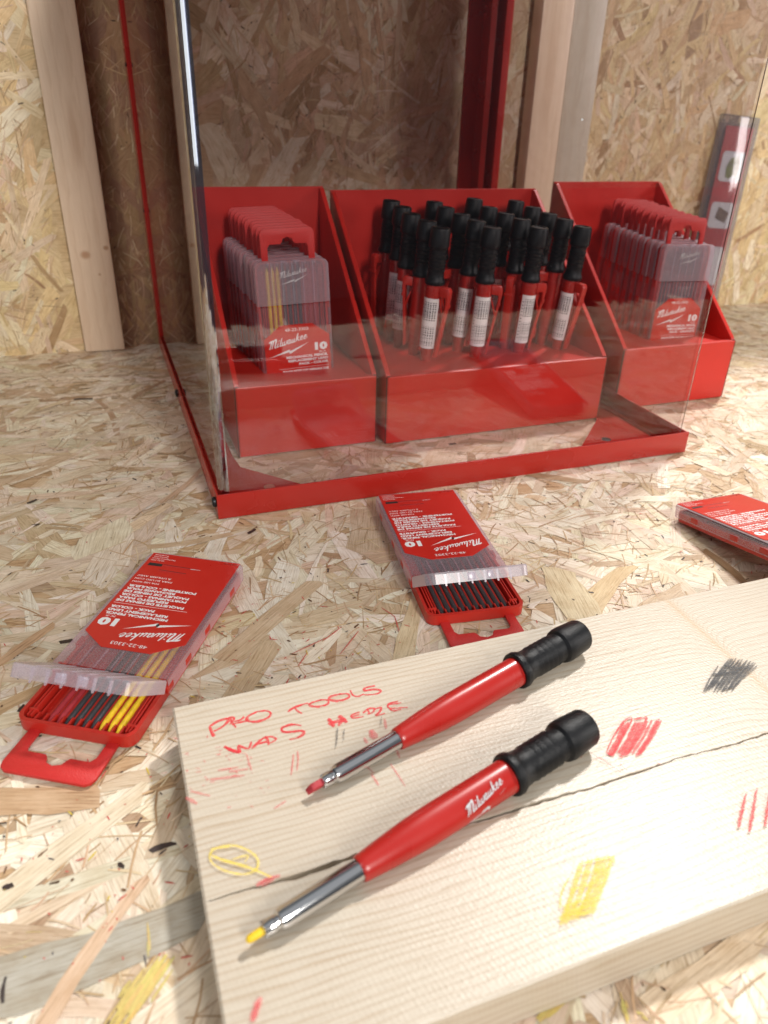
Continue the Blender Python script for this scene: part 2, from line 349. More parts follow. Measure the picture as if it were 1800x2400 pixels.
# ---------------------------------------------------------------- setting: strand-board worktop and wall
CREAM, TAN, PINK, HONEY, BROWN, WHITE, GREY = (.70, .58, .42), (.56, .40, .25), (.62, .46, .33), (.62, .48, .29), (.42, .28, .16), (.74, .66, .52), (.45, .405, .36)
def strands(x0, x1, y0, y1, n, bias, spread, palette, lo, hi, extra=()):
    """pressed wood strands: each an irregular flake with its own tone; coordinates in a flat (a,b,h) frame"""
    V, F, C, U = [], [], [], []
    def flake(cx, cy, L, Wd, ang, h, col, jag=0.12, seg=5, tilt=True):
        ca, sa = math.cos(ang), math.sin(ang); pts = []
        ou, ov = rnd.uniform(0, 900), rnd.uniform(0, 900)
        sk = rnd.uniform(-0.5, 0.5) * Wd; ta, tb = rnd.uniform(0.6, 1), rnd.uniform(0.6, 1); bow = rnd.uniform(-0.06, 0.06) * L
        for i in range(seg + 1):
            t = i / seg; w_ = Wd / 2 * (ta + (1 - ta) * math.sin(math.pi * min(1, t * 1.3))) * (1 + rnd.uniform(-jag, jag))
            pts.append((-L / 2 + L * t + sk * rnd.uniform(0.3, 1), -w_ + bow * math.sin(math.pi * t)))
        for q_ in sorted(rnd.uniform(-.5, .5) for i in range(rnd.randint(1, 2))): pts.append((L / 2 * (1.03 + rnd.uniform(0, .07)) + (.5 * sk if q_ < 0 else -.5 * sk) * .5, Wd / 2 * q_ * ta * tb))
        for i in range(seg, -1, -1):
            t = i / seg; w_ = Wd / 2 * (tb + (1 - tb) * math.sin(math.pi * min(1, t * 1.3))) * (1 + rnd.uniform(-jag, jag))
            pts.append((-L / 2 + L * t - sk * rnd.uniform(0.3, 1), w_ + bow * math.sin(math.pi * t)))
        s1, s2 = (rnd.uniform(-.003, .003), rnd.uniform(-.011, .011)) if tilt else (0, 0)
        b = len(V); col = tuple(min(0.86, c * rnd.uniform(.96, 1.04)) for c in col)
        for (u, v) in pts:
            V.append((cx + u * ca - v * sa, cy + u * sa + v * ca, h + u * s1 + v * s2)); U.append((u + ou, v + ov)); C.append(col)
        F.append(tuple(range(b, len(V))))
    P = [p for p, w_ in palette for _ in range(w_)]
    for i in range(n):
        t = i / n; h = lo + (hi - lo) * t
        big = rnd.random()
        L = rnd.uniform(45, 135) * (1 - .3 * t) if big > .22 else rnd.uniform(12, 40)
        Wd = min(L * .6, rnd.lognormvariate(2.5, .55)) * (1 - .25 * t) * (1 if big > .22 else .45)
        base = P[rnd.randrange(len(P))]; k = rnd.uniform(.90, 1.07)
        flake(rnd.uniform(x0, x1), rnd.uniform(y0, y1), L, max(1.5, Wd), rnd.gauss(bias, spread) if rnd.random() < .7 else rnd.uniform(0, math.pi), h, tuple(c * k for c in base))
    A = (x1 - x0) * (y1 - y0)
    for i in range(int(A / 95)):        # slim splinters
        k = rnd.random(); col = CREAM if k < .25 else (PINK if k < .45 else (TAN if k < .72 else (HONEY if k < .82 else BROWN)))
        flake(rnd.uniform(x0, x1), rnd.uniform(y0, y1), rnd.uniform(4, 26), rnd.uniform(.25, 1.2), rnd.gauss(bias, spread * 1.2), hi + rnd.uniform(.02, .10), col, .3, 3, False)
    for i in range(int(A / 520)):        # bark flecks
        flake(rnd.uniform(x0, x1), rnd.uniform(y0, y1), rnd.uniform(.6, 1.2) * (4.5 if rnd.random() < .3 else 1.8), rnd.uniform(.4, 1.3), rnd.uniform(0, math.pi), hi + rnd.uniform(.11, .14), rnd.choice(((.05, .035, .03), (.10, .06, .035), (.16, .09, .05), (.03, .03, .035))), .35, 3, False)
    for e_i, (cx, cy, L, Wd, ang, dh, col, seg) in enumerate(extra):
        flake(cx, cy, L, Wd, ang, hi + dh + e_i * .0017, col, .10, seg, False)
    return V, F, C, U
def strand_object(name, data, xf, M_):
    V, F, C, U = data
    me = bpy.data.meshes.new(name); me.from_pydata([Vector(xf(*v)) * K for v in V], [], F); me.materials.append(M_)
    ca = me.color_attributes.new('tint', 'FLOAT_COLOR', 'POINT')
    flat = []
    for c in C: flat += [c[0], c[1], c[2], 1.0]
    ca.data.foreach_set('color', flat)
    uv = me.uv_layers.new(name='grain'); idx = [0] * len(me.loops); me.loops.foreach_get('vertex_index', idx)
    fl = []
    for i in idx: fl += U[i]
    uv.data.foreach_set('uv', fl); me.update()
    o = bpy.data.objects.new(name, me); COL.objects.link(o); return o
def slab(data, x0, x1, y0, y1, h0, h1, col):
    V, F, C, U = data; b = len(V)
    for (x, y, h) in ((x0, y0, h0), (x1, y0, h0), (x1, y1, h0), (x0, y1, h0), (x0, y0, h1), (x1, y0, h1), (x1, y1, h1), (x0, y1, h1)):
        V.append((x, y, h)); C.append(col); U.append((x, y))
    F.extend(tuple(b + i for i in q) for q in ((3, 2, 1, 0), (4, 5, 6, 7), (0, 1, 5, 4), (1, 2, 6, 5), (2, 3, 7, 6), (3, 0, 4, 7)))
pal_top = (((.76, .685, .56), 8), ((.82, .77, .67), 8), ((.70, .58, .47), 4), ((.60, .475, .345), 3), ((.68, .575, .41), 1), ((.46, .335, .225), 1))
g1 = at(150, 2200, z=0)
extra = []
def place(px, py, L, Wd, deg, dh, col, seg=6):
    q = at(px, py, z=0); extra.append((q[0], q[1], L, Wd, math.radians(deg), dh, col, seg))
place(180, 2230, 92, 22, 3, .12, GREY)                # weathered grey strand low on the left
place(215, 2240, 62, 6.5, 52, .20, (.66, .52, .38))
place(120, 2010, 85, 13, 33, .10, WHITE)
place(60, 1865, 60, 14, -18, .12, TAN)
place(60, 1640, 55, 9, 25, .10, TAN)
place(240, 1262, 34, 40, 80, .10, WHITE)
place(430, 1130, 75, 5, 55, .14, PINK)
place(1420, 1400, 90, 17, 35, .10, HONEY)
place(1340, 1390, 55, 28, 75, .12, CREAM)
place(1700, 1330, 45, 7, 85, .16, (.36, .24, .15))
place(640, 1450, 90, 14, 40, .10, PINK)
place(960, 1500, 80, 12, 60, .12, CREAM)
place(60, 1510, 40, 7, 45, .18, TAN)
for px, py, L, Wd, deg in ((155, 1503, 7, 3.2, 0), (18, 2078, 3.6, 2.8, 10), (284, 2028, 3.2, 2.0, -40), (10, 2320, 9, 1.4, 88), (380, 1985, 10, 3.0, 5), (50, 1660, 5, 2, 60),
                           (1745, 1245, 5, 1.8, 0), (1385, 1388, 3, 1.6, -30), (75, 1175, 8, 3, 35), (510, 840, 20, 3, -15), (1495, 1348, 3, 1.3, -20), (590, 1245, 8, 3, 40), (195, 935, 18, 5, -10), (1060, 1040, 7, 4, 0)):
    q = at(px, py, z=0); extra.append((q[0], q[1], L, Wd, math.radians(deg), .22, (.045, .032, .030), 4))
data = strands(-560, 1150, -12, 948, 7800, 0.35, 0.75, pal_top, -0.95, -0.25, extra)
slab(data, -700, 1400, -15, 962, -18, -1.0, TAN)
# crayon dust and stray marks on the worktop
V, F, C, U = data
def mark(px, py, L, Wd, deg, col, h):
    q = at(px, py, z=0); a = math.radians(deg); ca, sa = math.cos(a), math.sin(a); b = len(V)
    for u, v in ((-L / 2, -Wd * .2), (0, -Wd / 2), (L / 2, -Wd * .25), (L / 2 * .9, Wd * .3), (0, Wd / 2), (-L / 2, Wd * .25)):
        V.append((q[0] + u * ca - v * sa, q[1] + u * sa + v * ca, h)); U.append((u * 3, v * 9)); C.append(col)
    F.append(tuple(range(b, b + 6)))
rs = random.Random(21)
for i in range(560):
    k = rs.random()
    if k < .62: px, py = rs.gauss(700, 190), rs.gauss(1560, 110)
    elif k < .8: px, py = rs.gauss(260, 160), rs.gauss(1900, 240)
    else: px, py = rs.uniform(0, 1800), rs.uniform(1150, 1600)
    col = (.62, .10, .09) if rs.random() < .66 else ((.10, .10, .12) if rs.random() < .6 else (.75, .60, .06))
    s_ = rs.random(); mark(px, py, .5 + 4.5 * s_ ** 5, .28 + .4 * s_, rs.uniform(0, 180), col, .03 + i * .00008)
def streaks(p0, p1, spread, n, col, w_):
    for k in range(n):
        t0 = rs.uniform(0, .6); t1 = min(1, t0 + rs.uniform(.2, .5)); o_ = rs.gauss(0, spread)
        a_ = at(p0[0] + (p1[0] - p0[0]) * t0 + o_, p0[1] + (p1[1] - p0[1]) * t0, z=0); b_ = at(p0[0] + (p1[0] - p0[0]) * t1 + o_, p0[1] + (p1[1] - p0[1]) * t1, z=0)
        mx, my = p0[0] + (p1[0] - p0[0]) * (t0 + t1) / 2 + o_, p0[1] + (p1[1] - p0[1]) * (t0 + t1) / 2
        cc_ = tuple(c * rs.uniform(.9, 1.08) for c in col); mark(mx, my, math.dist(a_, b_), w_ * rs.uniform(.4, 1.3), math.degrees(math.atan2(b_[1] - a_[1], b_[0] - a_[0])), cc_, .09 + rs.random() * .04)
streaks((385, 2235), (255, 2430), 17, 75, (.74, .62, .22), 1.3)
streaks((345, 2160), (352, 2250), 2, 9, (.70, .60, .28), .8)
streaks((1335, 2325), (1250, 2400), 14, 22, (.70, .58, .2), 1.1)
streaks((1450, 2320), (1470, 2400), 4, 10, (.70, .58, .2), .9)
streaks((1490, 2370), (1520, 2395), 5, 6, (.70, .58, .2), .8)
for i, (p0, p1) in enumerate((((895, 1425), (925, 1445)), ((925, 1445), (935, 1478)), ((1165, 1515), (1120, 1500)), ((760, 1500), (800, 1470)), ((690, 1530), (765, 1495)), ((700, 1560), (720, 1530)), ((800, 1530), (840, 1480)))):
    a = at(*p0, z=0); b = at(*p1, z=0)
    mark((p0[0] + p1[0]) / 2, (p0[1] + p1[1]) / 2, math.dist(a, b) * 1.1, .7, math.degrees(math.atan2(b[1] - a[1], b[0] - a[0])), (.66, .14, .12), .14 + i * .002)
top = strand_object('worktop', data, lambda a, b, h: (a, b, h), M_OSB); tag(top, kind='structure')
pal_wall = (((.78, .66, .47), 6), ((.72, .57, .34), 5), ((.62, .46, .28), 3), ((.70, .55, .40), 2), (BROWN, 1), ((.82, .74, .58), 2))
pal_rec = ((TAN, 5), (PINK, 3), (BROWN, 5), ((.48, .33, .22), 4), (CREAM, 1))
wr = strands(15, 95, 0, 560, 420, 1.35, 0.5, ((BROWN, 5), ((.36, .22, .14), 5), (TAN, 1)), -0.95, -0.55)  # recess shade put into the flake colours, darkest at the left end
wr_ = strands(150, 560, 0, 560, 1300, 1.35, 0.6, ((TAN, 3), (PINK, 5), (BROWN, 1), (CREAM, 4), ((.74, .66, .53), 3)), -0.95, -0.25)
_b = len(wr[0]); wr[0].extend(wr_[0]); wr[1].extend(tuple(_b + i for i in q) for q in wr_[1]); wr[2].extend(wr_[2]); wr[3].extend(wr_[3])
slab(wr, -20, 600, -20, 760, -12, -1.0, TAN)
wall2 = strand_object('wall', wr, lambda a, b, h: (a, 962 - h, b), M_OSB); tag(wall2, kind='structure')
wd = strands(-420, -48, 0, 560, 1100, 1.35, 0.6, pal_wall, -0.95, -0.25)
w3 = strands(625, 1250, 0, 560, 1700, 1.35, 0.6, pal_wall, -0.95, -0.25)
_b = len(wd[0]); wd[0].extend(w3[0]); wd[1].extend(tuple(_b + i for i in q) for q in w3[1]); wd[2].extend(w3[2]); wd[3].extend(w3[3])
slab(wd, -700, 5, -20, 760, -30, -1.0, HONEY); slab(wd, 575, 1400, -20, 760, -30, -1.0, HONEY)
wall = strand_object('wall', wd, lambda a, b, h: (a, 955 - h, b), M_OSB); tag(wall, kind='structure')
fl = MB(); fl.box(-3500, 3500, -4000, 3000, -920, -900); tag(fl.build('floor', M_FLOOR), kind='structure')

# ---------------------------------------------------------------- studs on the wall
b = MB(); b.box(-31, 14, 944, 953.8, 0.3, 560, 1.2)
rk = MB()
for x, z, rx, rz in ((-5, 118, 5, 9), (4, 232, 3.5, 34), (9, 128, 3, 4)): pass
tag(b.build('wall_stud', M_STUD, smooth=40), 'pale pine stud standing against the wall left of the red display case', 'stud', 'wall studs')
b = MB(); b.box(537, 580, 930, 953.8, 0.3, 560, 1.2)
tag(b.build('wall_stud', M_STUD, smooth=40), 'pinkish pine stud on the wall just right of the red rear post', 'stud', 'wall studs')
b = MB(); b.box(585, 631, 938, 953.8, 0.3, 560, 1.2)
tag(b.build('wall_stud', M_STUD2, smooth=40), 'paler greyish stud beside the pinkish one, above the rightmost red box', 'stud', 'wall studs')

# ---------------------------------------------------------------- 2D writing
_tc = {}
def text2d(body, bold=0.0, shear=0.0):
    key = (body, bold, shear)
    if key in _tc: return _tc[key]
    cu = bpy.data.curves.new('lettering', 'FONT'); cu.body = body; cu.size = 1.0; cu.offset = bold; cu.shear = shear
    cu.resolution_u = 2; cu.fill_mode = 'BOTH'
    o = bpy.data.objects.new('lettering', cu); COL.objects.link(o)
    bpy.context.view_layer.update()
    dg = bpy.context.evaluated_depsgraph_get()
    me = bpy.data.meshes.new_from_object(o.evaluated_get(dg))
    vs = [(v.co.x, v.co.y) for v in me.vertices]; fs = [tuple(p.vertices) for p in me.polygons]
    bpy.data.meshes.remove(me); bpy.data.objects.remove(o); bpy.data.curves.remove(cu)
    x0 = min(v[0] for v in vs); x1 = max(v[0] for v in vs)
    vs = [(v[0] - x0, v[1]) for v in vs]
    _tc[key] = (vs, fs, x1 - x0); return _tc[key]
def put_text(mb, body, x, y, cap, width=None, align='R', bold=0.02, shear=0.0, z=0.0, mi=0, xf=None):
    vs, fs, w0 = text2d(body, bold, shear); sy = cap / 0.73; sx = (width / w0) if width else sy
    off = {'L': 0, 'R': -w0 * sx, 'C': -w0 * sx / 2}[align]
    pts = [(x + off + a * sx, y + b_ * sy) for a, b_ in vs]
    pts = [xf(*p) if xf else (p[0], p[1], z) for p in pts]
    mb.add(pts, fs, mi)
def ribbon(pts, widths):
    L, Rr = [], []; n = len(pts)
    for i, p in enumerate(pts):
        a = Vector(pts[max(i - 1, 0)]); c = Vector(pts[min(i + 1, n - 1)]); t = c - a
        t = t.normalized() if t.length > 1e-9 else Vector((1, 0)); nn = Vector((-t.y, t.x)); w_ = widths[i] if isinstance(widths, (list, tuple)) else widths
        L.append(Vector(p) + nn * w_ / 2); Rr.append(Vector(p) - nn * w_ / 2)
    return L, Rr
def smooth_path(pts, sub=4):
    out = []; n = len(pts)
    for i in range(n - 1):
        p0, p1, p2, p3 = pts[max(i - 1, 0)], pts[i], pts[i + 1], pts[min(i + 2, n - 1)]
        for k in range(sub):
            t = k / sub
            out.append(tuple(0.5 * (2 * p1[j] + (p2[j] - p0[j]) * t + (2 * p0[j] - 5 * p1[j] + 4 * p2[j] - p3[j]) * t * t + (3 * p1[j] - p0[j] - 3 * p2[j] + p3[j]) * t ** 3) for j in range(2)))
    out.append(tuple(pts[-1])); return out
# brush-script word over a lightning bolt, drawn in a 40 x 16 field
GLYPH = [  # strokes in a slanted frame: x along, y up from baseline, thickness
    ([(0.2, 6.4), (1.4, 7.3), (2.6, 7.2), (2.3, 4), (1.6, 0.0)], 1.5), ([(2.5, 7.0), (3.6, 7.6), (4.4, 7.4), (4.2, 4), (3.8, .2)], 1.35), ([(4.5, 7.0), (6.0, 8.1), (7.1, 7.6), (7.0, 4), (6.7, 1.0), (7.6, 0.1), (8.6, 1.2)], 1.45),
    ([(9.6, 4.0), (9.2, 1.2), (9.9, 0.2), (10.8, 1.2)], 1.05), ([(10.1, 5.6), (10.2, 6.4)], 1.0),
    ([(12.7, 7.9), (12.2, 4), (11.9, 1.0), (12.6, .2), (13.3, 1.1)], 1.1),
    ([(14.2, 3.9), (13.9, 1.1), (14.7, .2), (15.7, 1.0), (16.3, 3.8)], 1.0), ([(16.2, 3.6), (16.2, 1.0), (17.0, .2), (18.1, 1.2), (18.5, 4.0), (19.2, 3.5)], 1.0),
    ([(21.6, 3.6), (20.6, 4.1), (19.6, 2.6), (19.7, .8), (20.5, .3), (21.5, 1.6), (21.9, 3.9)], 1.0), ([(21.9, 3.9), (21.7, 1.1), (22.2, .3), (23.0, 1.1)], 1.0),
    ([(23.9, 3.9), (23.6, 1.1), (24.3, .2), (25.4, 1.2), (26.1, 3.9)], 1.0), ([(26.1, 3.9), (25.9, 1.1), (26.5, .3), (27.2, 1.1)], 1.0),
    ([(28.9, 8.0), (28.4, 4.2), (28.0, 0.0)], 1.15), ([(31.0, 4.1), (29.6, 3.6), (28.7, 2.3), (29.9, 1.9), (30.6, .4), (31.7, .8)], 1.0),
    ([(32.4, 2.0), (33.9, 2.7), (34.0, 3.8), (33.0, 4.0), (32.3, 2.4), (32.8, .5), (34.3, .6), (35.4, 1.8)], .95),
    ([(36.1, 2.0), (37.6, 2.7), (37.7, 3.8), (36.7, 4.0), (36.0, 2.4), (36.5, .5), (38.0, .6), (39.4, 2.0)], .95)]
def logo2d(size=40.0):
    """list of (points, faces) in mm, origin at the lower left"""
    s_ = size / 40.0; out = []
    def fr(x, y): return (x * s_ + y * s_ * .22, (y + 6.0 + x * .20) * s_)
    for pts, w_ in GLYPH:
        q = smooth_path(pts, 3); n = len(q); ws = [w_ * (0.62 + .38 * math.sin(math.pi * min(1, .15 + i / n))) for i in range(n)]
        L, Rr = ribbon(q, ws); vs = []; fs = []
        for i in range(n): vs += [fr(*L[i]), fr(*Rr[i])]
        for i in range(n - 1): fs.append((2 * i, 2 * i + 1, 2 * i + 3, 2 * i + 2))
        out.append((vs, fs))
    bolt = [(-1.0, -1.6), (19.5, 5.1), (18.6, 2.9), (39.5, 10.8), (19.9, .8), (20.8, 3.0)]
    vs = [(x * s_ + 1.5 * s_, (y - .4) * s_) for x, y in bolt]; out.append((vs, [(0, 1, 5), (1, 2, 4, 5), (2, 3, 4)]))
    return out
def put_logo(mb, x, y, size, xf, mi=0):
    for i, (vs, fs) in enumerate(logo2d(size)):
        mb.add([xf(x + a, y + b_, i * 0.0012) for a, b_ in vs], fs, mi)

# ---------------------------------------------------------------- lead pack
def lead_mesh(mat, length=118.0):
    b_ = MB(); b_.revolve([(0, .55), (1.2, .9), (4.5, 1.55), (6, 1.62), (20, 1.62), (22, 1.45), (24, 1.42), (26, 1.62), (length, 1.6)], 12)
    return b_
LEAD_DIR = Matrix.Rotation(-math.pi / 2, 4, 'Z')
def make_pack(label, group, M, kinds, alpha, words, num, missing=(), detail=True, front=True, leads=True):
    """lead pack: x across, y from its back end (0) to its lid end (148), z up; kinds = ten letters y/g/r"""
    t = thing('lead_pack', label, 'lead pack', M, group)
    b_ = MB()
    b_.prism(rrect(-30.6, 30.6, 2, 147.5, 6), 0.2, 1.6)
    out = rrect(-30.6, 30.6, 2, 147.5, 6, 6); inn = rrect(-28.6, 28.6, 4, 145.5, 4.5, 6)
    n = len(out)
    for i in range(n):
        j = (i + 1) % n; a, c, d_, e = out[i], out[j], inn[j], inn[i]
        b_.add([(a[0], a[1], 1.5), (c[0], c[1], 1.5), (c[0], c[1], 7.0), (a[0], a[1], 7.0), (e[0], e[1], 1.5), (d_[0], d_[1], 1.5), (d_[0], d_[1], 7.0), (e[0], e[1], 7.0)],
               [(0, 1, 2, 3), (7, 6, 5, 4), (3, 2, 6, 7)])
    if leads:
        for i in range(11):
            x = -22.3 + 4.46 * i
            b_.box(x - .45, x + .45, 30, 139, 1.5, 3.9); b_.box(x - .45, x + .45, 139.2, 145.6, 1.5, 5.6, .2)
        for x in (-26.6, -24.9, 24.9, 26.6): b_.box(x - .45, x + .45, 30, 143, 1.5, 6.3, .2)
        for x in (-25.8, 25.8): b_.box(x - 2.4, x + 2.4, 138, 139.4, 1.5, 6.5, .2)
    for y in (20, 58, 84, 106):
        for sx in (-1, 1): b_.box(min(sx * 30.4, sx * 32.12), max(sx * 30.4, sx * 32.12), y, y + 7, 4.2, 8.0, .15)
    b_.build('tray', M_RED, t, smooth=35)
    h = MB()
    o_ = [(-23.2, 146), (-23.2, 168.5), (-19.5, 173), (19.5, 173), (23.2, 168.5), (23.2, 146)]
    o_ = [(-23.2, 146), (-23.4, 168), (-22.3, 171.2), (-19.6, 172.8), (19.6, 172.8), (22.3, 171.2), (23.4, 168), (23.2, 146),
          (17.6, 146), (17.4, 157.5), (15.6, 160.2), (6.3, 160.2), (5.0, 161.6), (3.8, 164.4), (0, 165.8), (-3.8, 164.4), (-5.0, 161.6), (-6.3, 160.2), (-15.6, 160.2), (-17.4, 157.5), (-17.6, 146)]
    h.prism(o_, 0.3, 2.1, bev=.25); h.build('hanger', M_HANG, t, smooth=35)
    c = MB(); HY = 112.0
    def shell(mb, y0, y1, zt, back, frontw, wz=3.2):
        x = 32.0; th = 1.1; rad = 5.5
        o1 = rrect(-x, x, y0, y1, rad, 5, (back, back, frontw, frontw)); n_ = len(o1)
        i1 = rrect(-x + th, x - th, y0 + (th if back else 0), y1 - (th if frontw else 0), rad - th, 5, (back, back, frontw, frontw))
        for i in range(n_):
            j = (i + 1) % n_; a, e_ = o1[i], o1[j]; ai, ei = i1[i], i1[j]
            if (not back and a[1] == y0 and e_[1] == y0) or (not frontw and a[1] == y1 and e_[1] == y1): continue
            mb.add([(a[0], a[1], wz), (e_[0], e_[1], wz), (e_[0], e_[1], zt - 1), (a[0], a[1], zt - 1), (ai[0], ai[1], wz), (ei[0], ei[1], wz)],
                   [(0, 1, 2, 3), (1, 0, 4, 5)])
            m1 = (a[0] * .985, (a[1] - (y0 + y1) / 2) * .994 + (y0 + y1) / 2); m2 = (e_[0] * .985, (e_[1] - (y0 + y1) / 2) * .994 + (y0 + y1) / 2)
            mb.add([(a[0], a[1], zt - 1), (e_[0], e_[1], zt - 1), (m2[0], m2[1], zt), (m1[0], m1[1], zt)], [(0, 1, 2, 3)])
        cy = (y0 + y1) / 2
        o2 = [(q[0] * .985, (q[1] - cy) * .994 + cy) for q in o1]
        mb.add([(q[0], q[1], zt) for q in o2], [tuple(range(n_))])
        for k in range(5 if detail else 0):   # moulded stiffening ribs
            xx = -17.84 + 8.92 * k; mb.box(xx - .35, xx + .35, (96 if y0 == 0 and y1 > 50 else y0 + 1), y1 - .6, zt + .0, zt + .3)
    shell(c, 0, HY - .4, 12.2, 1, 0)
    cover = c.build('cover', M_FROST, t, smooth=30)
    l = MB()
    shell(l, 0, 36, 0.0, 0, 1, -6.8)
    for k in range(6 if detail else 0):
        xx = -20 + 8 * k; l.prism([(33.0, -1.2), (34.8, -1.2), (34.8, -8.2), (34.0, -7.4)], xx - .5, xx + .5, 'x')
    if detail:
        l.box(-9, -5, 34.4, 36.2, -6.0, -1.5, .2); l.box(2, 7, 34.4, 36.2, -6.0, -1.5, .2)
    LM = Matrix.Translation((0, HY, 12.2)) @ Matrix.Rotation(alpha, 4, 'X')
    lid = l.build('lid', M_LID, t, smooth=30, M=LM)
    if front:
        p_ = MB(); put_logo(p_, -12, 18, 25, lambda a, b2, dz: (a, b2, .36 + dz)); p_.build('logo_print', M_GREYINK, lid, M=LM)
    g = MB()
    g.prism([(-29.3, 1.6), (29.3, 1.6), (29.3, 84), (14, 95), (-14, 95), (-29.3, 84)], 12.25, 12.55)
    lab = g.build('label', M_LABEL, t)
    if front:
        w_ = MB(); z = 12.60
        fx = lambda a, b2, dz=0: (a, b2, z + dz)
        put_text(w_, num, 0, 89.5, 2.7, 21, 'C', .0, z=z)
        put_logo(w_, -26.5, 69.5, 36, fx)
        put_text(w_, '10', 27.0, 71.5, 6.2, 11.5, 'R', .06, z=z)
        put_text(w_, 'PC./P.', 25.5, 68.6, 1.5, 6.0, 'R', .01, z=z)
        for s_, y, wd_ in words: put_text(w_, s_, 27.2, y, 2.05, wd_, 'R', .05, z=z)
        w_.box(-18, 27.2, 56.6, 56.85, z - .02, z)
        for s_, y, wd_ in (('FOR USE WITH', 33.4, 17), ('PARA SU USO CON', 30.2, 24), ('À UTILISER AVEC', 27.0, 22)): put_text(w_, s_, 27.2, y, 1.6, wd_, 'R', .01, z=z)
        for s_, y, wd_ in (('48-22-3301', 9.0, 9), ('Mechanical Pencil', 7.0, 15.5), ('Portaminas', 5.0, 9.5), ('Portemine', 3.0, 9)): put_text(w_, s_, 27.2, y, 1.25, wd_, 'R', .0, z=z)
        w_.build('lettering', M_WHITE, lab)
        k = MB()
        for (yy, sgn) in ((14.6, 1), (20.6, 0)):
            sl = .03
            if sgn: k.add([fx(17.5, yy - 1.6), fx(26.5, yy - 1.8), fx(26.7, yy + 1.4), fx(17.3, yy + 1.2)], [(0, 1, 2, 3)], 0)
            k.add([fx(-1.5, yy - .5), fx(17.2, yy - 1.1), fx(17.2, yy + .9), fx(-1.5, yy + .3)], [(0, 1, 2, 3)], 1)
            if sgn: k.add([fx(-8, yy - .35), fx(-1.6, yy - .45), fx(-1.6, yy + .25), fx(-8, yy - .05)], [(0, 1, 2, 3)], 2)
            k.add([fx(-1, yy - .95), fx(17, yy - 1.55), fx(17, yy - 1.15), fx(-1, yy - .55)], [(0, 1, 2, 3)], 0)
        k.build('pencil_picture', [M_BLACKINK, M_HANG, M_GREYINK], lab)
        k = MB(); put_text(k, 'PN0012387', -28, 3.2, 1.2, 9, 'L', 0, z=z); k.build('part_number', M_BLACKINK, lab)
    if leads:
        mm = {'y': (M_YELLEAD, 'yellow lead'), 'g': (M_GRAPH, 'grey graphite lead'), 'r': (M_REDLEAD, 'dull red lead')}
        cache = {}
        for i, kk in enumerate(kinds):
            if i in missing: continue
            x = -20.07 + 4.46 * i; dy = rnd.uniform(-.9, .5)
            if kk not in cache:
                o = lead_mesh(None).build('lead', mm[kk][0], t, smooth=40); cache[kk] = o
            else:
                o = cache[kk].copy(); COL.objects.link(o); o.parent = t
            o['label'] = mm[kk][1]
            o.matrix_local = Matrix.Translation((x * K, (143.4 + dy) * K, 3.5 * K)) @ Matrix.Rotation(-math.pi / 2, 4, 'Z') @ Matrix.Rotation(rnd.uniform(0, 6), 4, 'X')
    return t
WC = [('MECHANICAL PENCIL', 65.6, 38), ('REPLACEMENT LEAD', 62.4, 36.5), ('PACK - COLOR', 59.2, 27), ('PAQUETE DE MINAS DE', 53.0, 42), ('REPUESTO PARA', 50.0, 31), ('PORTAMINAS - COLOR', 47.0, 41),
      ('PAQUET DE MINES DE', 43.8, 41), ('RECHANGE POUR', 40.8, 31), ('PORTEMINE - COULEUR', 37.8, 43)]
WG = [('MECHANICAL PENCIL', 65.6, 38), ('REPLACEMENT LEAD', 62.4, 36.5), ('PACK - GRAPHITE', 59.2, 33), ('PAQUETE DE MINAS DE', 53.0, 42), ('REPUESTO PARA', 50.0, 31), ('PORTAMINAS - GRAFITO', 47.0, 43),
      ('PAQUET DE MINES DE', 43.8, 41), ('RECHANGE POUR', 40.8, 31), ('PORTEMINE - GRAPHITE', 37.8, 44)]
COLS = 'yyyggggrrr'
def flat_frame(org, yd, z0=0.0, pitch=0.0):
    """pack lying down: org = back end middle (mm), yd = direction of its length in plan, pitch = rise"""
    yv = Vector((yd[0], yd[1], 0)).normalized(); yv = (yv * math.cos(pitch) + Vector((0, 0, math.sin(pitch))))
    xv = yv.cross(Vector((0, 0, 1))).normalized(); zv = xv.cross(yv)
    M = Matrix((xv, yv, zv)).transposed().to_4x4(); M.translation = Vector((org[0], org[1], z0)) * K
    return M
make_pack('open pack of red, grey and yellow leads lying on the worktop at the left', 'lead packs lying on the worktop', flat_frame((32, 418), (-.515, -.857), .35), COLS, math.radians(40), WC, '48-22-3303', missing=(9,))
make_pack('open pack of ten grey graphite leads touching the front of the case', 'lead packs lying on the worktop', flat_frame((201, 462), (-.13, -.991), .35), 'g' * 10, math.radians(36), WG, '48-22-3302')
make_pack('closed lead pack propped on the board edge, cut off by the right border', 'lead packs lying on the worktop', flat_frame((411.5, 384), (-.005, -1), .4, math.radians(10.4)), 'g' * 10, 0.0, WG, '48-22-3302')

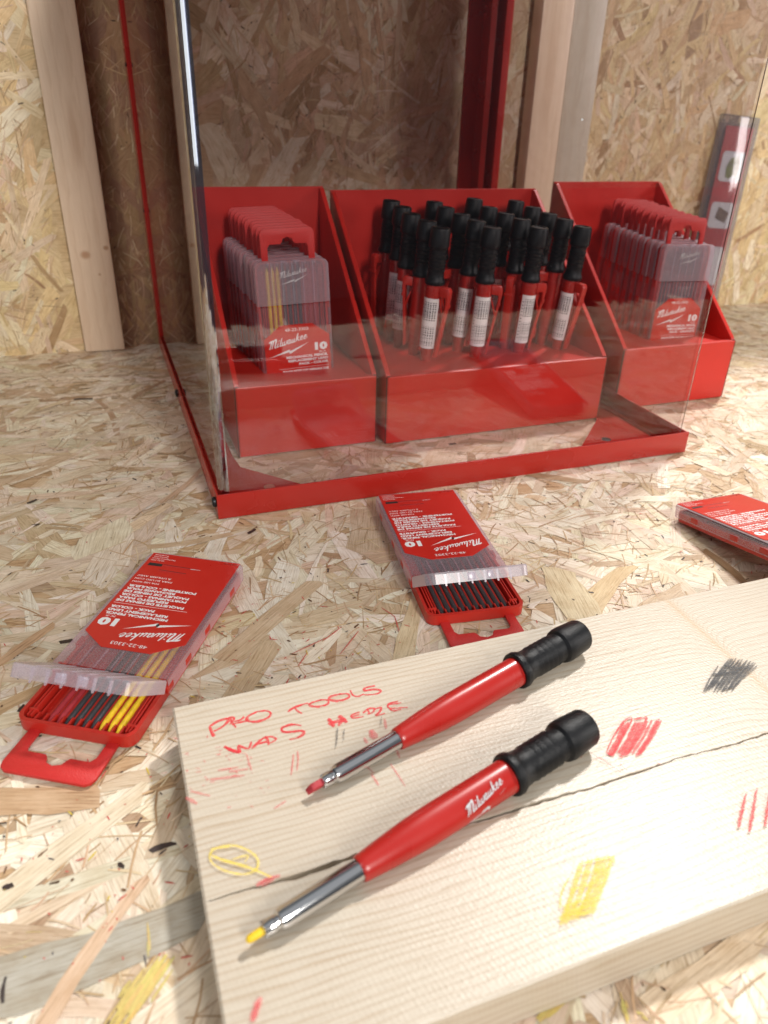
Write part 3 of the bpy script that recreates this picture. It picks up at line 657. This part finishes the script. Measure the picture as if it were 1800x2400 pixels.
# ---------------------------------------------------------------- cardboard display boxes
def make_box(x0, x1, yf, yb, zt, label, slots):
    t = thing('counter_display_box', label, 'display box', Matrix.Translation((x0 * K, yf * K, 0)), 'red cardboard counter boxes')
    w = x1 - x0; D = yb - yf; zf = 63.0
    b_ = MB(); b_.box(0, w, D - 2.6, D, .4, zt, .4); b_.build('back_panel', M_CARD, t)
    for xx in (0, w - 4.4):
        s_ = MB(); s_.prism([(0.8, .5), (D - 2.8, .5), (D - 2.8, zt - 1), (D - 6, zt - 1.2), (1.2, zf + 1.5), (.8, zf)], xx, xx + 4.4, 'x', .7)
        s_.build('side_panel', M_CARD, t)
    f_ = MB(); f_.box(.9, w - .9, -1.6, .7, .5, zf, .7); f_.box(4.6, w - 4.6, .9, 4.4, zf - 2.2, zf - .3, .4); f_.build('front_panel', M_CARD, t)
    for xx in (.35, w - .35):
        e_ = MB(); e_.box(xx - .35, xx + .35, -1.3, .7, .6, zf - .6); e_.build('folded_edge', M_CARDEDGE, t)
    for xx in (.9, w - 3.4):
        e_ = MB(); e_.box(xx, xx + 2.5, -1.0, .9, zf - .2, zf + .45); e_.build('corner_notch', M_CARDEDGE, t)
    sh = MB(); sh.box(4.6, w - 4.6, 4.6, D - 3, 58.6, 60.2); so = sh.build('shelf', M_CARD, t)
    return t
make_box(89, 214, 590, 757, 200, 'red box holding leads for colour pencils, leftmost of three behind the acrylic', None)
make_box(220, 447, 582, 752, 197, 'wide red box full of black capped pencils between two narrower boxes', None)
make_box(478, 618, 598, 767, 202, 'red box of grey lead packs standing outside the case at its right', None)

# upright packs
def upright(x, y, z, tiltx=0.0, tilty=0.0):
    M = Matrix.Translation((x * K, y * K, z * K)) @ Matrix.Rotation(tilty, 4, 'Y') @ Matrix.Rotation(math.pi / 2 + tiltx, 4, 'X')
    return M
GL, GR = 'packs filed in the left red box', 'packs filed in the right red box'
make_pack('upright colour lead pack facing out at the front of the left box', GL, upright(155.5, 637, 6, -.05, -.03), COLS, 0.0, WC, '48-22-3303')
def plain_pack(label, group, M):
    return make_pack(label, group, M, 'g' * 10, 0.0, WC, '', detail=False, front=False, leads=False)
NL = 10
src = None
for i in range(1, NL):
    t_ = i / (NL - 1); M = upright(155.5 - 9.5 * t_ + rnd.uniform(-.6, .6), 637 + 100 * t_ + rnd.uniform(-1, 1), 6 + 6 * t_, -.05 + .04 * t_, -.03 + rnd.uniform(-.008, .008))
    if src is None: src = plain_pack('x', GL, M); o = src
    else: o = copy_tree(src); o.matrix_world = M
    o['label'] = 'lead pack filed behind the front one in the left red box'
make_pack('upright graphite lead pack facing out at the front of the right box', GR, upright(562, 640, 6, -.05, .035), 'g' * 10, 0.0, WG, '48-22-3302')
for i in range(1, NL):
    t_ = i / (NL - 1); M = upright(562 + rnd.uniform(-1, 1), 640 + 104 * t_ + rnd.uniform(-1, 1), 6 + 7 * t_, -.05 + .04 * t_, .035 + rnd.uniform(-.012, .008))
    o = copy_tree(src); o.matrix_world = M; o['group'] = GR
    o['label'] = 'lead pack filed behind the front one in the right red box'

# ---------------------------------------------------------------- pencils
def cyl_xf(rr, a0, s0, flip=1):
    """flat (u, v) onto a barrel of radius rr: u along the axis, v around it"""
    def xf(u, v, dz=0):
        a = a0 + flip * v / rr; return (s0 + u, (rr + dz) * math.cos(a), (rr + dz) * math.sin(a))
    return xf
BODY = [(45, 4.5), (45.6, 4.9), (47.5, 5.1), (57, 6.0), (67, 6.9), (75, 7.3), (82, 7.4), (116, 7.5), (119, 7.4)]
def facet(a, y, z):
    """soft flats on the barrel"""
    th = math.atan2(z, y); rr = math.hypot(y, z); k = .5 - .5 * math.cos(max(0, min(1, (a - 52) / 20)) * math.pi) if a < 122 else 0
    q = rr * (1 - .035 * k * (1 + math.cos(3 * th))); return q * math.cos(th), q * math.sin(th)
GRIP = [(117.5, 5), (117.6, 8.4), (118.6, 9.1), (120.6, 9.2), (122.2, 8.6), (123.4, 7.9), (126.5, 7.6)]
for _i in range(5):
    s0_ = 128.0 + _i * 3.3; GRIP += [(s0_, 7.4), (s0_ + 1.9, 7.9), (s0_ + 2.6, 7.9), (s0_ + 2.9, 7.3)]
GRIP += [(146.0, 7.3), (148.0, 7.4), (149.2, 8.7), (151, 9.15), (153, 9.2), (164.3, 8.5), (165.4, 8.1), (166.0, 7.4), (166.2, 5.6), (165.4, 4.9), (165.4, 0.01)]
def pencil(label, group, M, leadmat, wedge, logo):
    t = thing('mechanical_pencil', label, 'pencil', M, group)
    b_ = MB(); b_.revolve(BODY, 48, squash=facet); body = b_.build('body', M_PENRED, t, smooth=40)
    g = MB(); g.revolve(GRIP, 48); g.build('grip', M_RUBBER, t, smooth=32)
    c = MB(); c.revolve([(6.4, 1.7), (6.6, 2.3), (8.0, 2.75), (10.5, 3.0), (11.0, 2.7), (12.0, 2.8), (12.6, 3.6), (14.5, 4.0), (47, 4.1)], 40); tube = c.build('metal_tube', M_CHROME, t, smooth=30)
    c = MB()
    for k in range(4):
        a = k * math.pi / 2 + .6; rr = 2.3
        c.box(6.6, 10.8, rr * math.cos(a) - .5, rr * math.cos(a) + .5, rr * math.sin(a) - .5, rr * math.sin(a) + .5, .2)
    c.build('claw', M_CHROME, tube, smooth=40)
    l = MB()
    if wedge:
        l.prism([(6.9, -1.45), (6.9, 1.45), (1.4, 1.45), (-.8, -1.45)], -1.4, 1.4, 'y', .3)
    else: l.revolve([(.3, .5), (.7, 1.0), (1.6, 1.45), (7, 1.5)], 16)
    l.build('lead_tip', leadmat, t, smooth=40)
    if logo:
        p_ = MB(); put_logo(p_, 0, 0, 21, cyl_xf(7.56, logo[0], logo[1], logo[2])); p_.build('logo_print', M_GREYINK, body)
    return t
def lying(tip, end, roll=0.0):
    M = frame(tip, Vector(end) - Vector(tip), (0, 0, 1)); return M @ Matrix.Rotation(roll, 4, 'X')
pencil('red pencil with a wedge-cut red tip, farther of two lying on the board', 'pencils lying on the board', lying(at(723, 1852, z=26.8), at(1374, 1479, z=31.3), .3), M_REDLEAD, True, None)
pencil('red pencil with a yellow tip, nearer of two lying on the board', 'pencils lying on the board', lying(at(575, 2207, z=26.8), at(1382, 1697, z=31.3), 0.0), M_YELLEAD, False, (math.radians(186), 90, -1))

# pencils in the middle box: points of their cap tops and where they meet the shelf
def barcode(mb, a0, s0, L, arc, rr=7.62):
    xf = cyl_xf(rr, a0, s0); n = 8
    for i in range(n):
        v0 = -arc / 2 + arc * i / n; v1 = v0 + arc / n
        mb.add([xf(0, v0), xf(L, v0), xf(L, v1), xf(0, v1)], [(0, 1, 2, 3)], 0)
    rb = random.Random(3); u = L * .06
    while u < L * .94:
        w_ = rb.choice((.35, .5, .8, 1.1))
        if abs(u - L * .5) > 2.2:
            for i in range(5):
                v0 = -arc * .32 + arc * .68 * i / 5; v1 = v0 + arc * .68 / 5
                mb.add([xf(u, v0, .03), xf(u + w_, v0, .03), xf(u + w_, v1, .03), xf(u, v1, .03)], [(0, 1, 2, 3)], 1)
        u += w_ + rb.choice((.4, .6, .9))
    for i in range(12):
        uu = L * .1 + i * L * .068
        mb.add([xf(uu, -arc * .44, .03), xf(uu + .9, -arc * .44, .03), xf(uu + .9, -arc * .37, .03), xf(uu, -arc * .37, .03)], [(0, 1, 2, 3)], 1)
def shop_pencil(label, M):
    t = thing('mechanical_pencil', label, 'pencil', M, 'new pencils standing in the middle box')
    b_ = MB(); b_.revolve([(12, 4.0), (44, 4.1)] + BODY, 28); body = b_.build('body', M_PENRED, t, smooth=40)
    g = MB(); g.revolve(GRIP, 28); g.build('grip', M_RUBBER, t, smooth=32)
    l = MB(); barcode(l, math.radians(8), 60, 46, 18.5); l.build('barcode_sticker', [M_WHITE, M_BLACKINK], body, smooth=60)
    c = MB()
    # clip: holder block on the barrel, long arm and a V brace; profile in (axis, radial)
    c.prism([(108, 7.0), (116.5, 7.0), (116.5, 15.5), (113.5, 17.2), (107.5, 17.0), (60, 11.2), (52, 10.6), (52, 8.6), (58, 8.4), (104, 14.2), (108, 13.6)], -3.4, 3.4, 'y', .5)
    c.prism([(104.5, 7.2), (107.0, 7.2), (90, 14.0), (86.5, 12.8)], -2.2, 2.2, 'y', .3)
    c.box(98, 101.5, -4.4, 4.4, 14.5, 16.5, .4)
    c.build('clip', M_RED, t, smooth=35)
    return t
z5 = lambda x, y: (860 + x * .3255, 440 + y * .3255)
ROWS = [(622, [(535, 275), (905, 275), (1245, 275), (1560, 270)], 8), (644, [(440, 225), (795, 225), (1120, 215), (1430, 215)], 4), (671, [(325, 175), (685, 180), (1005, 175), (1315, 175)], 3), (698, [(260, 125), (575, 130), (885, 130), (1200, 130)], 2), (725, [(180, 80), (490, 90), (780, 70), (1080, 85)], 2)]
roll0 = [[12, 37, 57, -8], [200, 15, 290, 230], [5, 250, 20, 200], [40, 160, 220, 250], [260, 200, 180, 230]]
RN = ['front', 'second', 'third', 'fourth', 'rear']; CN = ['leftmost', 'second', 'third', 'rightmost']
src2 = None
for ri, (yy, tops, lean) in enumerate(ROWS):
    for ci, (a, b2) in enumerate(tops):
        T = Vector(at(*z5(a, b2), y=yy)); base = T + Vector((-9 + rnd.uniform(-5, 4), lean + rnd.uniform(-4, 4), -162))
        ax = (T - base).normalized(); M = frame(T - ax * 167.0, ax, (math.cos(math.radians(roll0[ri][ci] - 62)), math.sin(math.radians(roll0[ri][ci] - 62)), 0))
        if src2 is None: src2 = shop_pencil('x', M); o = src2
        else: o = copy_tree(src2); o.matrix_world = M
        o['label'] = f'black capped red pencil, {CN[ci]} from left in the {RN[ri]} row of the middle box'

# ---------------------------------------------------------------- the spruce board
BX0, BX1, BY0, BY1, BZ = 2.0, 560.0, 110.6, 275.0, 22.0
crack = [(475, 2119), (518, 2102), (559, 2089), (612, 2077), (642, 2068), (690, 2057), (739, 2040), (784, 2023), (821, 2010), (900, 1985), (980, 1965), (1058, 1944), (1132, 1920), (1199, 1900), (1273, 1877), (1330, 1861), (1381, 1848), (1453, 1823), (1515, 1805), (1580, 1780), (1652, 1761), (1724, 1743), (1800, 1718), (1950, 1665), (2300, 1550)]
gapw = [0.4, .6, .8, .9, 1.2, 1.5, 1.6, 1.6, 1.3, 1.2, 1.2, 1.1, 1.0, 1.2, 1.3, 1.0, .8, 1.1, .8, .7, .6, .9, .8, .6, .5]
cp = []
for (p, g) in zip(crack, gapw):
    q = at(*p, z=BZ); cp.append((q[0], q[1], g))
fine = []
for i in range(len(cp) - 1):
    a, c = cp[i], cp[i + 1]; n = max(2, int(math.dist(a[:2], c[:2]) / 2.2))
    for k in range(n):
        t_ = k / n; fine.append((a[0] + (c[0] - a[0]) * t_, a[1] + (c[1] - a[1]) * t_ + (rnd.uniform(-.25, .25) if i + k else 0), max(.12, (a[2] + (c[2] - a[2]) * t_) * rnd.uniform(.65, 1.25))))
fine = [q for q in fine if BX0 + 1.3 < q[0] < BX1 - 6]
bb = MB(); ch = 0.9; z1 = BZ
yL = fine[0][1]
up = [(x, y + g * .62) for x, y, g in fine]; lo_ = [(x, y - g * .62) for x, y, g in fine]
xe, ye = BX1 - ch, fine[-1][1]
sx = BX0 + ch
# top faces above and below the split
def strip(A, yedge, flip):
    vs = []; fs = []
    for (x, y) in A: vs += [(x, y, z1), (x, yedge, z1)]
    for i in range(len(A) - 1): q = (2 * i, 2 * i + 2, 2 * i + 3, 2 * i + 1); fs.append(q if not flip else q[::-1])
    bb.add(vs, fs)
A_ = [(sx, yL)] + up + [(xe, ye)]; B_ = [(sx, yL)] + lo_ + [(xe, ye)]
strip(A_, BY1 - ch, False); strip(B_, BY0 + ch, True)
for A, fl_ in ((up, 0), (lo_, 1)):
    for i in range(len(A) - 1):
        (xa, ya), (xb, yb_) = A[i], A[i + 1]
        bb.add([(xa, ya, z1), (xb, yb_, z1), (xb, yb_, z1 - 16), (xa, ya, z1 - 16)], [(0, 1, 2, 3)])
# chamfers, sides, ends and underside
ring = [(sx, BY0 + ch), (xe, BY0 + ch), (xe, BY1 - ch), (sx, BY1 - ch)]; ring2 = [(BX0, BY0), (BX1, BY0), (BX1, BY1), (BX0, BY1)]
ring3 = [(BX0 + 2.6, BY0), (BX1, BY0), (BX1, BY1), (BX0 + 2.6, BY1)]
for i in range(4):
    j = (i + 1) % 4
    bb.add([(*ring[i], z1), (*ring[j], z1), (*ring2[j], z1 - ch), (*ring2[i], z1 - ch)], [(3, 2, 1, 0)])
    bb.add([(*ring2[i], z1 - ch), (*ring2[j], z1 - ch), (*ring3[j], .4), (*ring3[i], .4)], [(3, 2, 1, 0)])
bb.add([(*p, .4) for p in ring3], [(3, 2, 1, 0)])
board = bb.build('wooden_board', M_BOARD)
tag(board, 'pale planed spruce board with a long split and pencil scribbles in the foreground', 'board')

# marks on the board: strokes traced in photo pixels, laid on its face
zc = [BZ + .03]
def strokes(name, mat, lst, cond=lambda x, y: (x, y), label=None):
    # each long stroke is doubled by a thinner, slightly shifted pass, as a blunt lead leaves it
    lst = lst + [([(x + rnd.uniform(-5, 5), y + rnd.uniform(-5, 5)) for x, y in p], w_ * .35) for p, w_ in lst if len(p) > 2]
    b_ = MB()
    for pts, w_ in lst:
        q = [at(*cond(*p), z=BZ)[:2] for p in pts]; q = smooth_path(q, 4) if len(q) > 2 else [tuple(q[0][j] + (q[1][j] - q[0][j]) * k / 6 for j in range(2)) for k in range(7)]
        n = len(q); ws = [w_ * 1.2 * rnd.uniform(.75, 1.15) * (.55 + .45 * math.sin(math.pi * min(.95, .1 + i / n))) for i in range(n)]
        L, Rr = ribbon(q, ws); vs = []; zc[0] += .004
        for i in range(n): vs += [(L[i].x, L[i].y, zc[0]), (Rr[i].x, Rr[i].y, zc[0])]
        b_.add(vs, [(2 * i, 2 * i + 2, 2 * i + 3, 2 * i + 1) for i in range(n - 1)])
    o = b_.build(name, mat, board)
    if label: o['label'] = label
    return o
c4 = lambda x, y: (380 + x * .3737, 1560 + y * .3737)
W1 = [([(325, 445), (310, 415), (298, 382)], 1.6), ([(298, 382), (345, 352), (400, 335), (412, 350), (375, 385), (325, 412)], 1.3),
      ([(400, 335), (435, 325), (452, 335), (425, 368)], 1.1), ([(425, 330), (440, 360), (462, 388)], 1.2), ([(440, 352), (490, 342), (515, 320)], 1.1), ([(455, 362), (510, 352), (545, 345)], 1.0),
      ([(590, 292), (540, 318), (535, 345), (590, 352), (660, 330), (682, 300), (650, 284), (590, 292)], 1.3),
      ([(790, 290), (830, 262), (915, 235)], 1.2), ([(830, 262), (850, 285), (878, 302)], 1.0),
      ([(1000, 215), (940, 232), (925, 252), (985, 258), (1040, 240), (1035, 218), (985, 216)], 1.2),
      ([(1120, 180), (1060, 195), (1050, 215), (1110, 222), (1170, 200), (1165, 178), (1110, 180)], 1.3),
      ([(1180, 155), (1195, 185), (1225, 195), (1265, 178)], 1.0), ([(1335, 128), (1275, 140), (1270, 158), (1330, 150), (1372, 158), (1345, 178), (1270, 185)], 1.2),
      ([(388, 508), (440, 530), (485, 540), (480, 505), (540, 522), (560, 478)], 1.4), ([(400, 515), (450, 538), (490, 545)], 1.8),
      ([(560, 522), (585, 500), (618, 468), (650, 446)], 1.2), ([(650, 446), (662, 470), (668, 498)], 1.2), ([(650, 446), (690, 450), (716, 462), (690, 480), (668, 488)], .9), ([(605, 492), (640, 482), (672, 476)], 1.0),
      ([(872, 378), (810, 368), (752, 392), (762, 418), (830, 414), (884, 410), (888, 432), (850, 455), (798, 464)], 1.1), ([(858, 372), (790, 380), (748, 404), (790, 422), (860, 405), (880, 425), (836, 458)], .5),
      ([(1045, 335), (1060, 360), (1080, 385)], 2.2), ([(1110, 315), (1130, 335), (1158, 358)], 2.2), ([(1062, 360), (1145, 340)], 2.0), ([(1105, 378), (1140, 330)], 1.4),
      ([(1240, 295), (1190, 310), (1200, 330), (1265, 320)], 1.0), ([(1195, 318), (1240, 308)], .9), ([(1260, 300), (1290, 275), (1330, 270), (1320, 295), (1290, 305)], 1.0), ([(1290, 275), (1300, 305)], .9), ([(1330, 275), (1375, 265), (1360, 295), (1340, 315), (1400, 300)], 1.0),
      ([(1480, 225), (1420, 245), (1430, 268), (1540, 262)], 1.0), ([(1420, 245), (1500, 235)], .9), ([(1425, 268), (1450, 285), (1500, 275)], .9)]
strokes('red_lettering', M_CRED, W1, c4, 'red crayon words PRO TOOLS WAS HERE')
FN = [([(1310, 405), (1325, 440), (1340, 460)], 3.2), ([(1268, 455), (1285, 490)], 1.4), ([(850, 540), (852, 600), (845, 660)], .7), ([(825, 560), (815, 640), (808, 690)], .7), ([(1395, 335), (1405, 400)], 1.2),
      ([(1310, 680), (1360, 755)], .9), ([(1430, 620), (1480, 690), (1525, 760)], .6), ([(1265, 620), (1330, 680)], .7), ([(700, 900), (780, 850)], .8), ([(350, 660), (480, 640)], 1.0), ([(420, 670), (540, 650)], 1.0),
      ([(300, 720), (520, 690)], 1.2), ([(530, 560), (560, 660)], .8), ([(590, 1385), (650, 1345), (740, 1320)], 1.6), ([(620, 1378), (700, 1340)], 2.2), ([(180, 790), (300, 820)], 1.0), ([(150, 830), (220, 870)], 1.4), ([(1160, 700), (1150, 660)], 1.0), ([(1470, 530), (1490, 580)], .9)]
for i in range(46):
    x, y = rnd.gauss(420, 170), rnd.gauss(640, 110); a = rnd.uniform(0, 3.1); L_ = rnd.uniform(8, 45)
    FN.append(([(x, y), (x + L_ * math.cos(a), y + L_ * math.sin(a) * .5)], rnd.uniform(.25, .7)))
strokes('faint_smears', M_CREDF, FN, c4, 'faint red smudges')['kind'] = 'stuff'
c3 = lambda x, y: (1200 + x * .3617, 1150 + y * .3617)
H = []
for k in range(17):
    t_ = k / 16; xb, yb2 = 622 + 205 * t_, 1716 + 9 * math.sin(k); xt, yt = 722 + 245 * t_, 1512 - 30 * t_ + rnd.uniform(-8, 8)
    if k in (3, 4, 11, 13): continue
    mx_, my_ = (xb + xt) / 2 + 6, (yb2 + yt) / 2 + 6
    H.append(([(xb, yb2), (mx_, my_)], 1.15)); H.append(([(mx_ - 3, my_ + 8), (xt, yt)], 1.15))
H.append(([(610, 1705), (650, 1712), (690, 1640), (775, 1490), (725, 1500), (650, 1610), (612, 1700)], .9)); H.append(([(690, 1725), (720, 1735)], .9)); H.append(([(790, 1490), (870, 1475), (860, 1500)], 1.1))
strokes('red_hatching', M_CRED, H, c3, 'patch of dense red crayon hatching')
H = []
for k in range(19):
    t_ = k / 18; xb, yb2 = 1240 + 190 * t_, 1310 + rnd.uniform(-30, 8); xt, yt = 1400 + 185 * t_, 1082 + 50 * t_ + rnd.uniform(-12, 20)
    if k == 0: xt, yt = 1335, 1140
    if k in (13, 16): yb2 -= 60; xb += 40
    mx_, my_ = (xb + xt) / 2 - 8, (yb2 + yt) / 2 - 4
    H.append(([(xb, yb2), (mx_, my_)], .75)); H.append(([(mx_ - 3, my_ + 8), (xt, yt)], .75))
H += [([(1300, 1200), (1380, 1190), (1460, 1180)], 1.6), ([(1290, 1260), (1360, 1240)], 1.4), ([(1380, 1140), (1450, 1160), (1530, 1150)], 1.5), ([(1350, 1300), (1420, 1280), (1470, 1240)], 1.0)]
strokes('graphite_hatching', M_CBLK, H, c3, 'dark scribbled graphite patch near the grain swirl')
c5 = lambda x, y: (1000 + x * .4823, 1800 + y * .4823)
H = []
for k in range(12):
    t_ = k / 11; xb, yb2 = 648 + 155 * t_, 765 - 52 * t_ + rnd.uniform(-8, 8); xt, yt = 742 + 165 * t_, 462 - 25 * t_ + rnd.uniform(-10, 10)
    if k in (2, 5): H.append(([(xb, yb2), (xt - 60, yt + 200)], .9)); continue
    mx_, my_ = (xb + xt) / 2 + 4, (yb2 + yt) / 2
    H.append(([(xb, yb2), (mx_, my_)], 1.1)); H.append(([(mx_ - 3, my_ + 12), (xt, yt)], 1.1))
H += [([(645, 690), (655, 610), (690, 540)], .6), ([(640, 740), (700, 720), (790, 710)], 1.0), ([(760, 470), (890, 440), (910, 470)], .9), ([(700, 600), (830, 560)], 1.0), ([(660, 680), (820, 640)], 1.0), ([(740, 520), (880, 500)], 1.0), ([(655, 715), (810, 672)], .9)]
strokes('yellow_hatching', M_CYEL, H, c5, 'block of yellow crayon hatching')
strokes('yellow_oval', M_CYELF, [([(300, 1195), (340, 1155), (440, 1137), (540, 1170), (600, 1225), (590, 1290), (520, 1318), (420, 1305), (330, 1262), (298, 1210), (310, 1165)], .9), ([(300, 1195), (380, 1230), (500, 1262), (600, 1300), (685, 1338)], 1.2), ([(310, 1160), (380, 1150), (480, 1140)], .8), ([(440, 1228), (540, 1200), (520, 1240)], .7), ([(330, 1210), (430, 1245), (560, 1285)], .8)], c4, 'loose yellow crayon oval')
H = []
for (xb, yb2, xt, yt) in ((1512, 295, 1548, 135), (1565, 315, 1602, 110), (1640, 290, 1665, 130), (1690, 290, 1720, 130)):
    n = 9; H.append(([(xb + (xt - xb) * k / n + (3 if k % 2 else -3), yb2 + (yt - yb2) * k / n) for k in range(n + 1)], 1.15))
strokes('red_tally', M_CRED, H, c5, 'short red tally strokes at the right')
strokes('graphite_ticks', M_CBLK, [([(1100, 400), (1097, 470), (1090, 520)], .5), ([(1142, 410), (1138, 480)], .4), ([(1375, 330), (1372, 380)], .4)], c4)
strokes('stray_red_lines', M_CREDF, [([(420, 1690), (445, 1740)], .9), ([(510, 1710), (600, 1765), (720, 1845)], .5), ([(690, 1775), (745, 1825)], .6), ([(540, 1740), (640, 1770)], .5), ([(930, 1770), (965, 1790)], .6)], c3)
strokes('corner_smear', M_CREDF, [([(1400, 1420), (1425, 1340), (1450, 1285)], 2.0), ([(1412, 1400), (1440, 1310)], 1.6)], lambda x, y: (x * .4219, 1800 + y * .4219))

# ---------------------------------------------------------------- display case
case = thing('display_case', 'tall clear acrylic case on a low red steel base over the red boxes', 'display case', Matrix.Translation((0, 0, 0)))
X0, X1, Y0, Y1, LH = 55.0, 476.0, 487.0, 926.0, 20.0
fb = MB()
fb.box(X0, X1, Y0 - 1.8, Y0, .6, LH, .35); fb.build('front_lip', M_STEEL, case, smooth=30)
for xx in (X0, X1 - 1.8):
    q = MB(); q.box(xx + .2, xx + 1.6, Y0 + .2, Y1, .6, LH - .3, .3); q.build('side_lip', M_STEEL, case, smooth=30)
pl = MB()
pl.prism([(X0 + 2, Y0 + .2), (158, Y0 + .2), (129, 517.5), (86, 566), (83.5, 590), (83.5, Y1 - 1), (X0 + 2, Y1 - 1)], .7, 2.4)
pl.prism([(X1 - 2, Y0 + .2), (X1 - 2, Y1 - 1), (449, Y1 - 1), (449, 590), (441, 573), (391, 522.6), (362, Y0 + .2)], .7, 2.4)
base = pl.build('corner_plate', M_STEEL, case)
for (x, y, mt, nm) in ((101.2, 523.2, M_ZINC, 'screw'), (420.3, 527.6, M_BOLT, 'screw_hole')):
    s_ = MB(); s_.revolve([(2.3, 4.6), (2.75, 4.2), (2.9, 3.4), (2.6, .1)], 20); s_.build(nm, mt, base, smooth=40, M=Matrix.Translation((x, y, 0)) @ Matrix.Rotation(-math.pi / 2, 4, 'Y'))
for (y, z) in ((Y0 + 6, 11.5), (735, 12)):
    s_ = MB(); s_.revolve([(0, 4.0), (1.6, 4.0), (2.6, 3.1), (3.0, .1)], 20); s_.build('bolt', M_BOLT, case, smooth=40, M=Matrix.Translation((X0 - .1, y, z)) @ Matrix.Rotation(math.pi, 4, 'Z'))
# rear posts: folded steel channel, one at each back corner; the right one doubled by its reflection
for side in (0, 1):
    q = MB()
    if side == 0:
        q.prism([(X0, 922), (X0 + 26, 922), (X0 + 26, 923.6), (X0 + 1.6, 923.6), (X0 + 1.6, 950), (X0, 950)], 2.5, 438); xb = X0 + 14
    else:
        q.prism([(439, 926), (457, 926), (457, 906), (464.5, 906), (464.5, 928), (476, 928), (476, 906), (482.5, 906), (482.5, 926), (496, 926), (496, 931), (439, 931)], 2.5, 438, bev=.4); xb = 456  # outer flange and plate model the post's mirror image in the acrylic
    post = q.build('rear_post', M_STEEL, case)
    for z in ((140, 225, 300, 372) if side else (160, 300)):
        s_ = MB(); s_.revolve([(0, 3.2), (2.2, 3.2), (3.2, 2.2), (3.3, .1)] if side else [(0, 1.9), (.9, 1.9), (1.3, .1)], 16)
        s_.build('rivet', M_STEEL if side else M_BOLT, post, smooth=40, M=Matrix.Translation((xb if side else X0 - .1, 918 if side else 925, z)) @ Matrix.Rotation(math.pi if not side else -math.pi / 2 * 1.0, 4, 'Z'))
q = MB(); q.box(X0 - 42, X1 + 2, Y0 + 0, Y1 + 16, 440, 447, .5); q.box(X0, X1, Y0 - 1.5, Y0 - .1, 356, 447, .3); q.build('added_shade_cover', M_STEEL, case)  # cover and front header added out of view to shade the inside and wall
# one bent acrylic sheet: left side, front, right side
def arc(cx, cy, rad, a0, a1, n):
    return [(cx + rad * math.cos(math.radians(a0 + (a1 - a0) * i / n)), cy + rad * math.sin(math.radians(a0 + (a1 - a0) * i / n))) for i in range(n + 1)]
R1, R2 = 7.5, 2.6
xl, xr, yf_ = X0 + 2.4, 470.0, Y0 + .8
path = [(xl, 921)] + arc(xl + R1, yf_ + R1, R1, 180, 270, 10) + arc(xr - R2, yf_ + R2, R2, -90, 0, 6) + [(xr, 921)]
mis = [0] + [1] * 10 + [0] + [2] * 6 + [0]
q = MB(); q.sweep(path, 0, 2.8, 3.0, 438, mis); q.build('acrylic_sheet', [M_PANE, M_EDGE, M_EDGE2], case, smooth=40)
q = MB()
rs = random.Random(5)
for i in range(40):
    x, z, s_ = rs.uniform(80, 460), rs.uniform(25, 330), rs.uniform(.08, .2)
    if i == 0: (x, _y, z), s_ = at(1366, 280, y=487), .9
    n = 5; q.add([(x + s_ * rs.uniform(.4, 1.3) * math.cos(6.28 * k / n), yf_ - .05, z + s_ * rs.uniform(.5, 1.6) * math.sin(6.28 * k / n)) for k in range(n)], [tuple(range(n))])
q.build('dust_specks', M_GREYINK, case)['kind'] = 'stuff'

# ---------------------------------------------------------------- blister pack on the wall
bp = thing('blister_pack', 'tall clear blister pack with a red card leaning on the wall at far right', 'package', Matrix.Translation((.873, .928, 0)) @ Matrix.Rotation(math.radians(4), 4, 'Y') @ Matrix.Rotation(math.radians(-4), 4, 'X'))
q = MB(); q.box(-38, 30, 0, 9, 1, 272, 2.0); q.build('clear_shell', M_BLIST, bp, smooth=40)
q = MB(); q.box(-26, 24, 3, 4.2, 6, 258, .3); card = q.build('card', M_LABEL, bp)
for z0_, z1_ in ((186, 226), (122, 158), (40, 96)):
    q = MB(); q.prism(rrect(-22, 20, z0_, z1_, 6), 2.0, 2.8, 'y'); q.build('white_panel', M_WHITE, card)
q = MB(); q.prism([(-10, 192), (-3, 190), (4, 195), (10, 193), (12, 210), (5, 220), (-6, 217), (-12, 205)], 1.3, 1.9, 'y'); q.build('green_picture', plain('green_print', (.30, .36, .05), .5, vary=.6, vscale=90), card)
q = MB(); q.prism([(-12, 136), (8, 130), (12, 144), (-8, 152)], 1.3, 1.9, 'y'); q.build('brown_picture', plain('brown_print', (.25, .14, .06), .5, vary=.5, vscale=90), card)
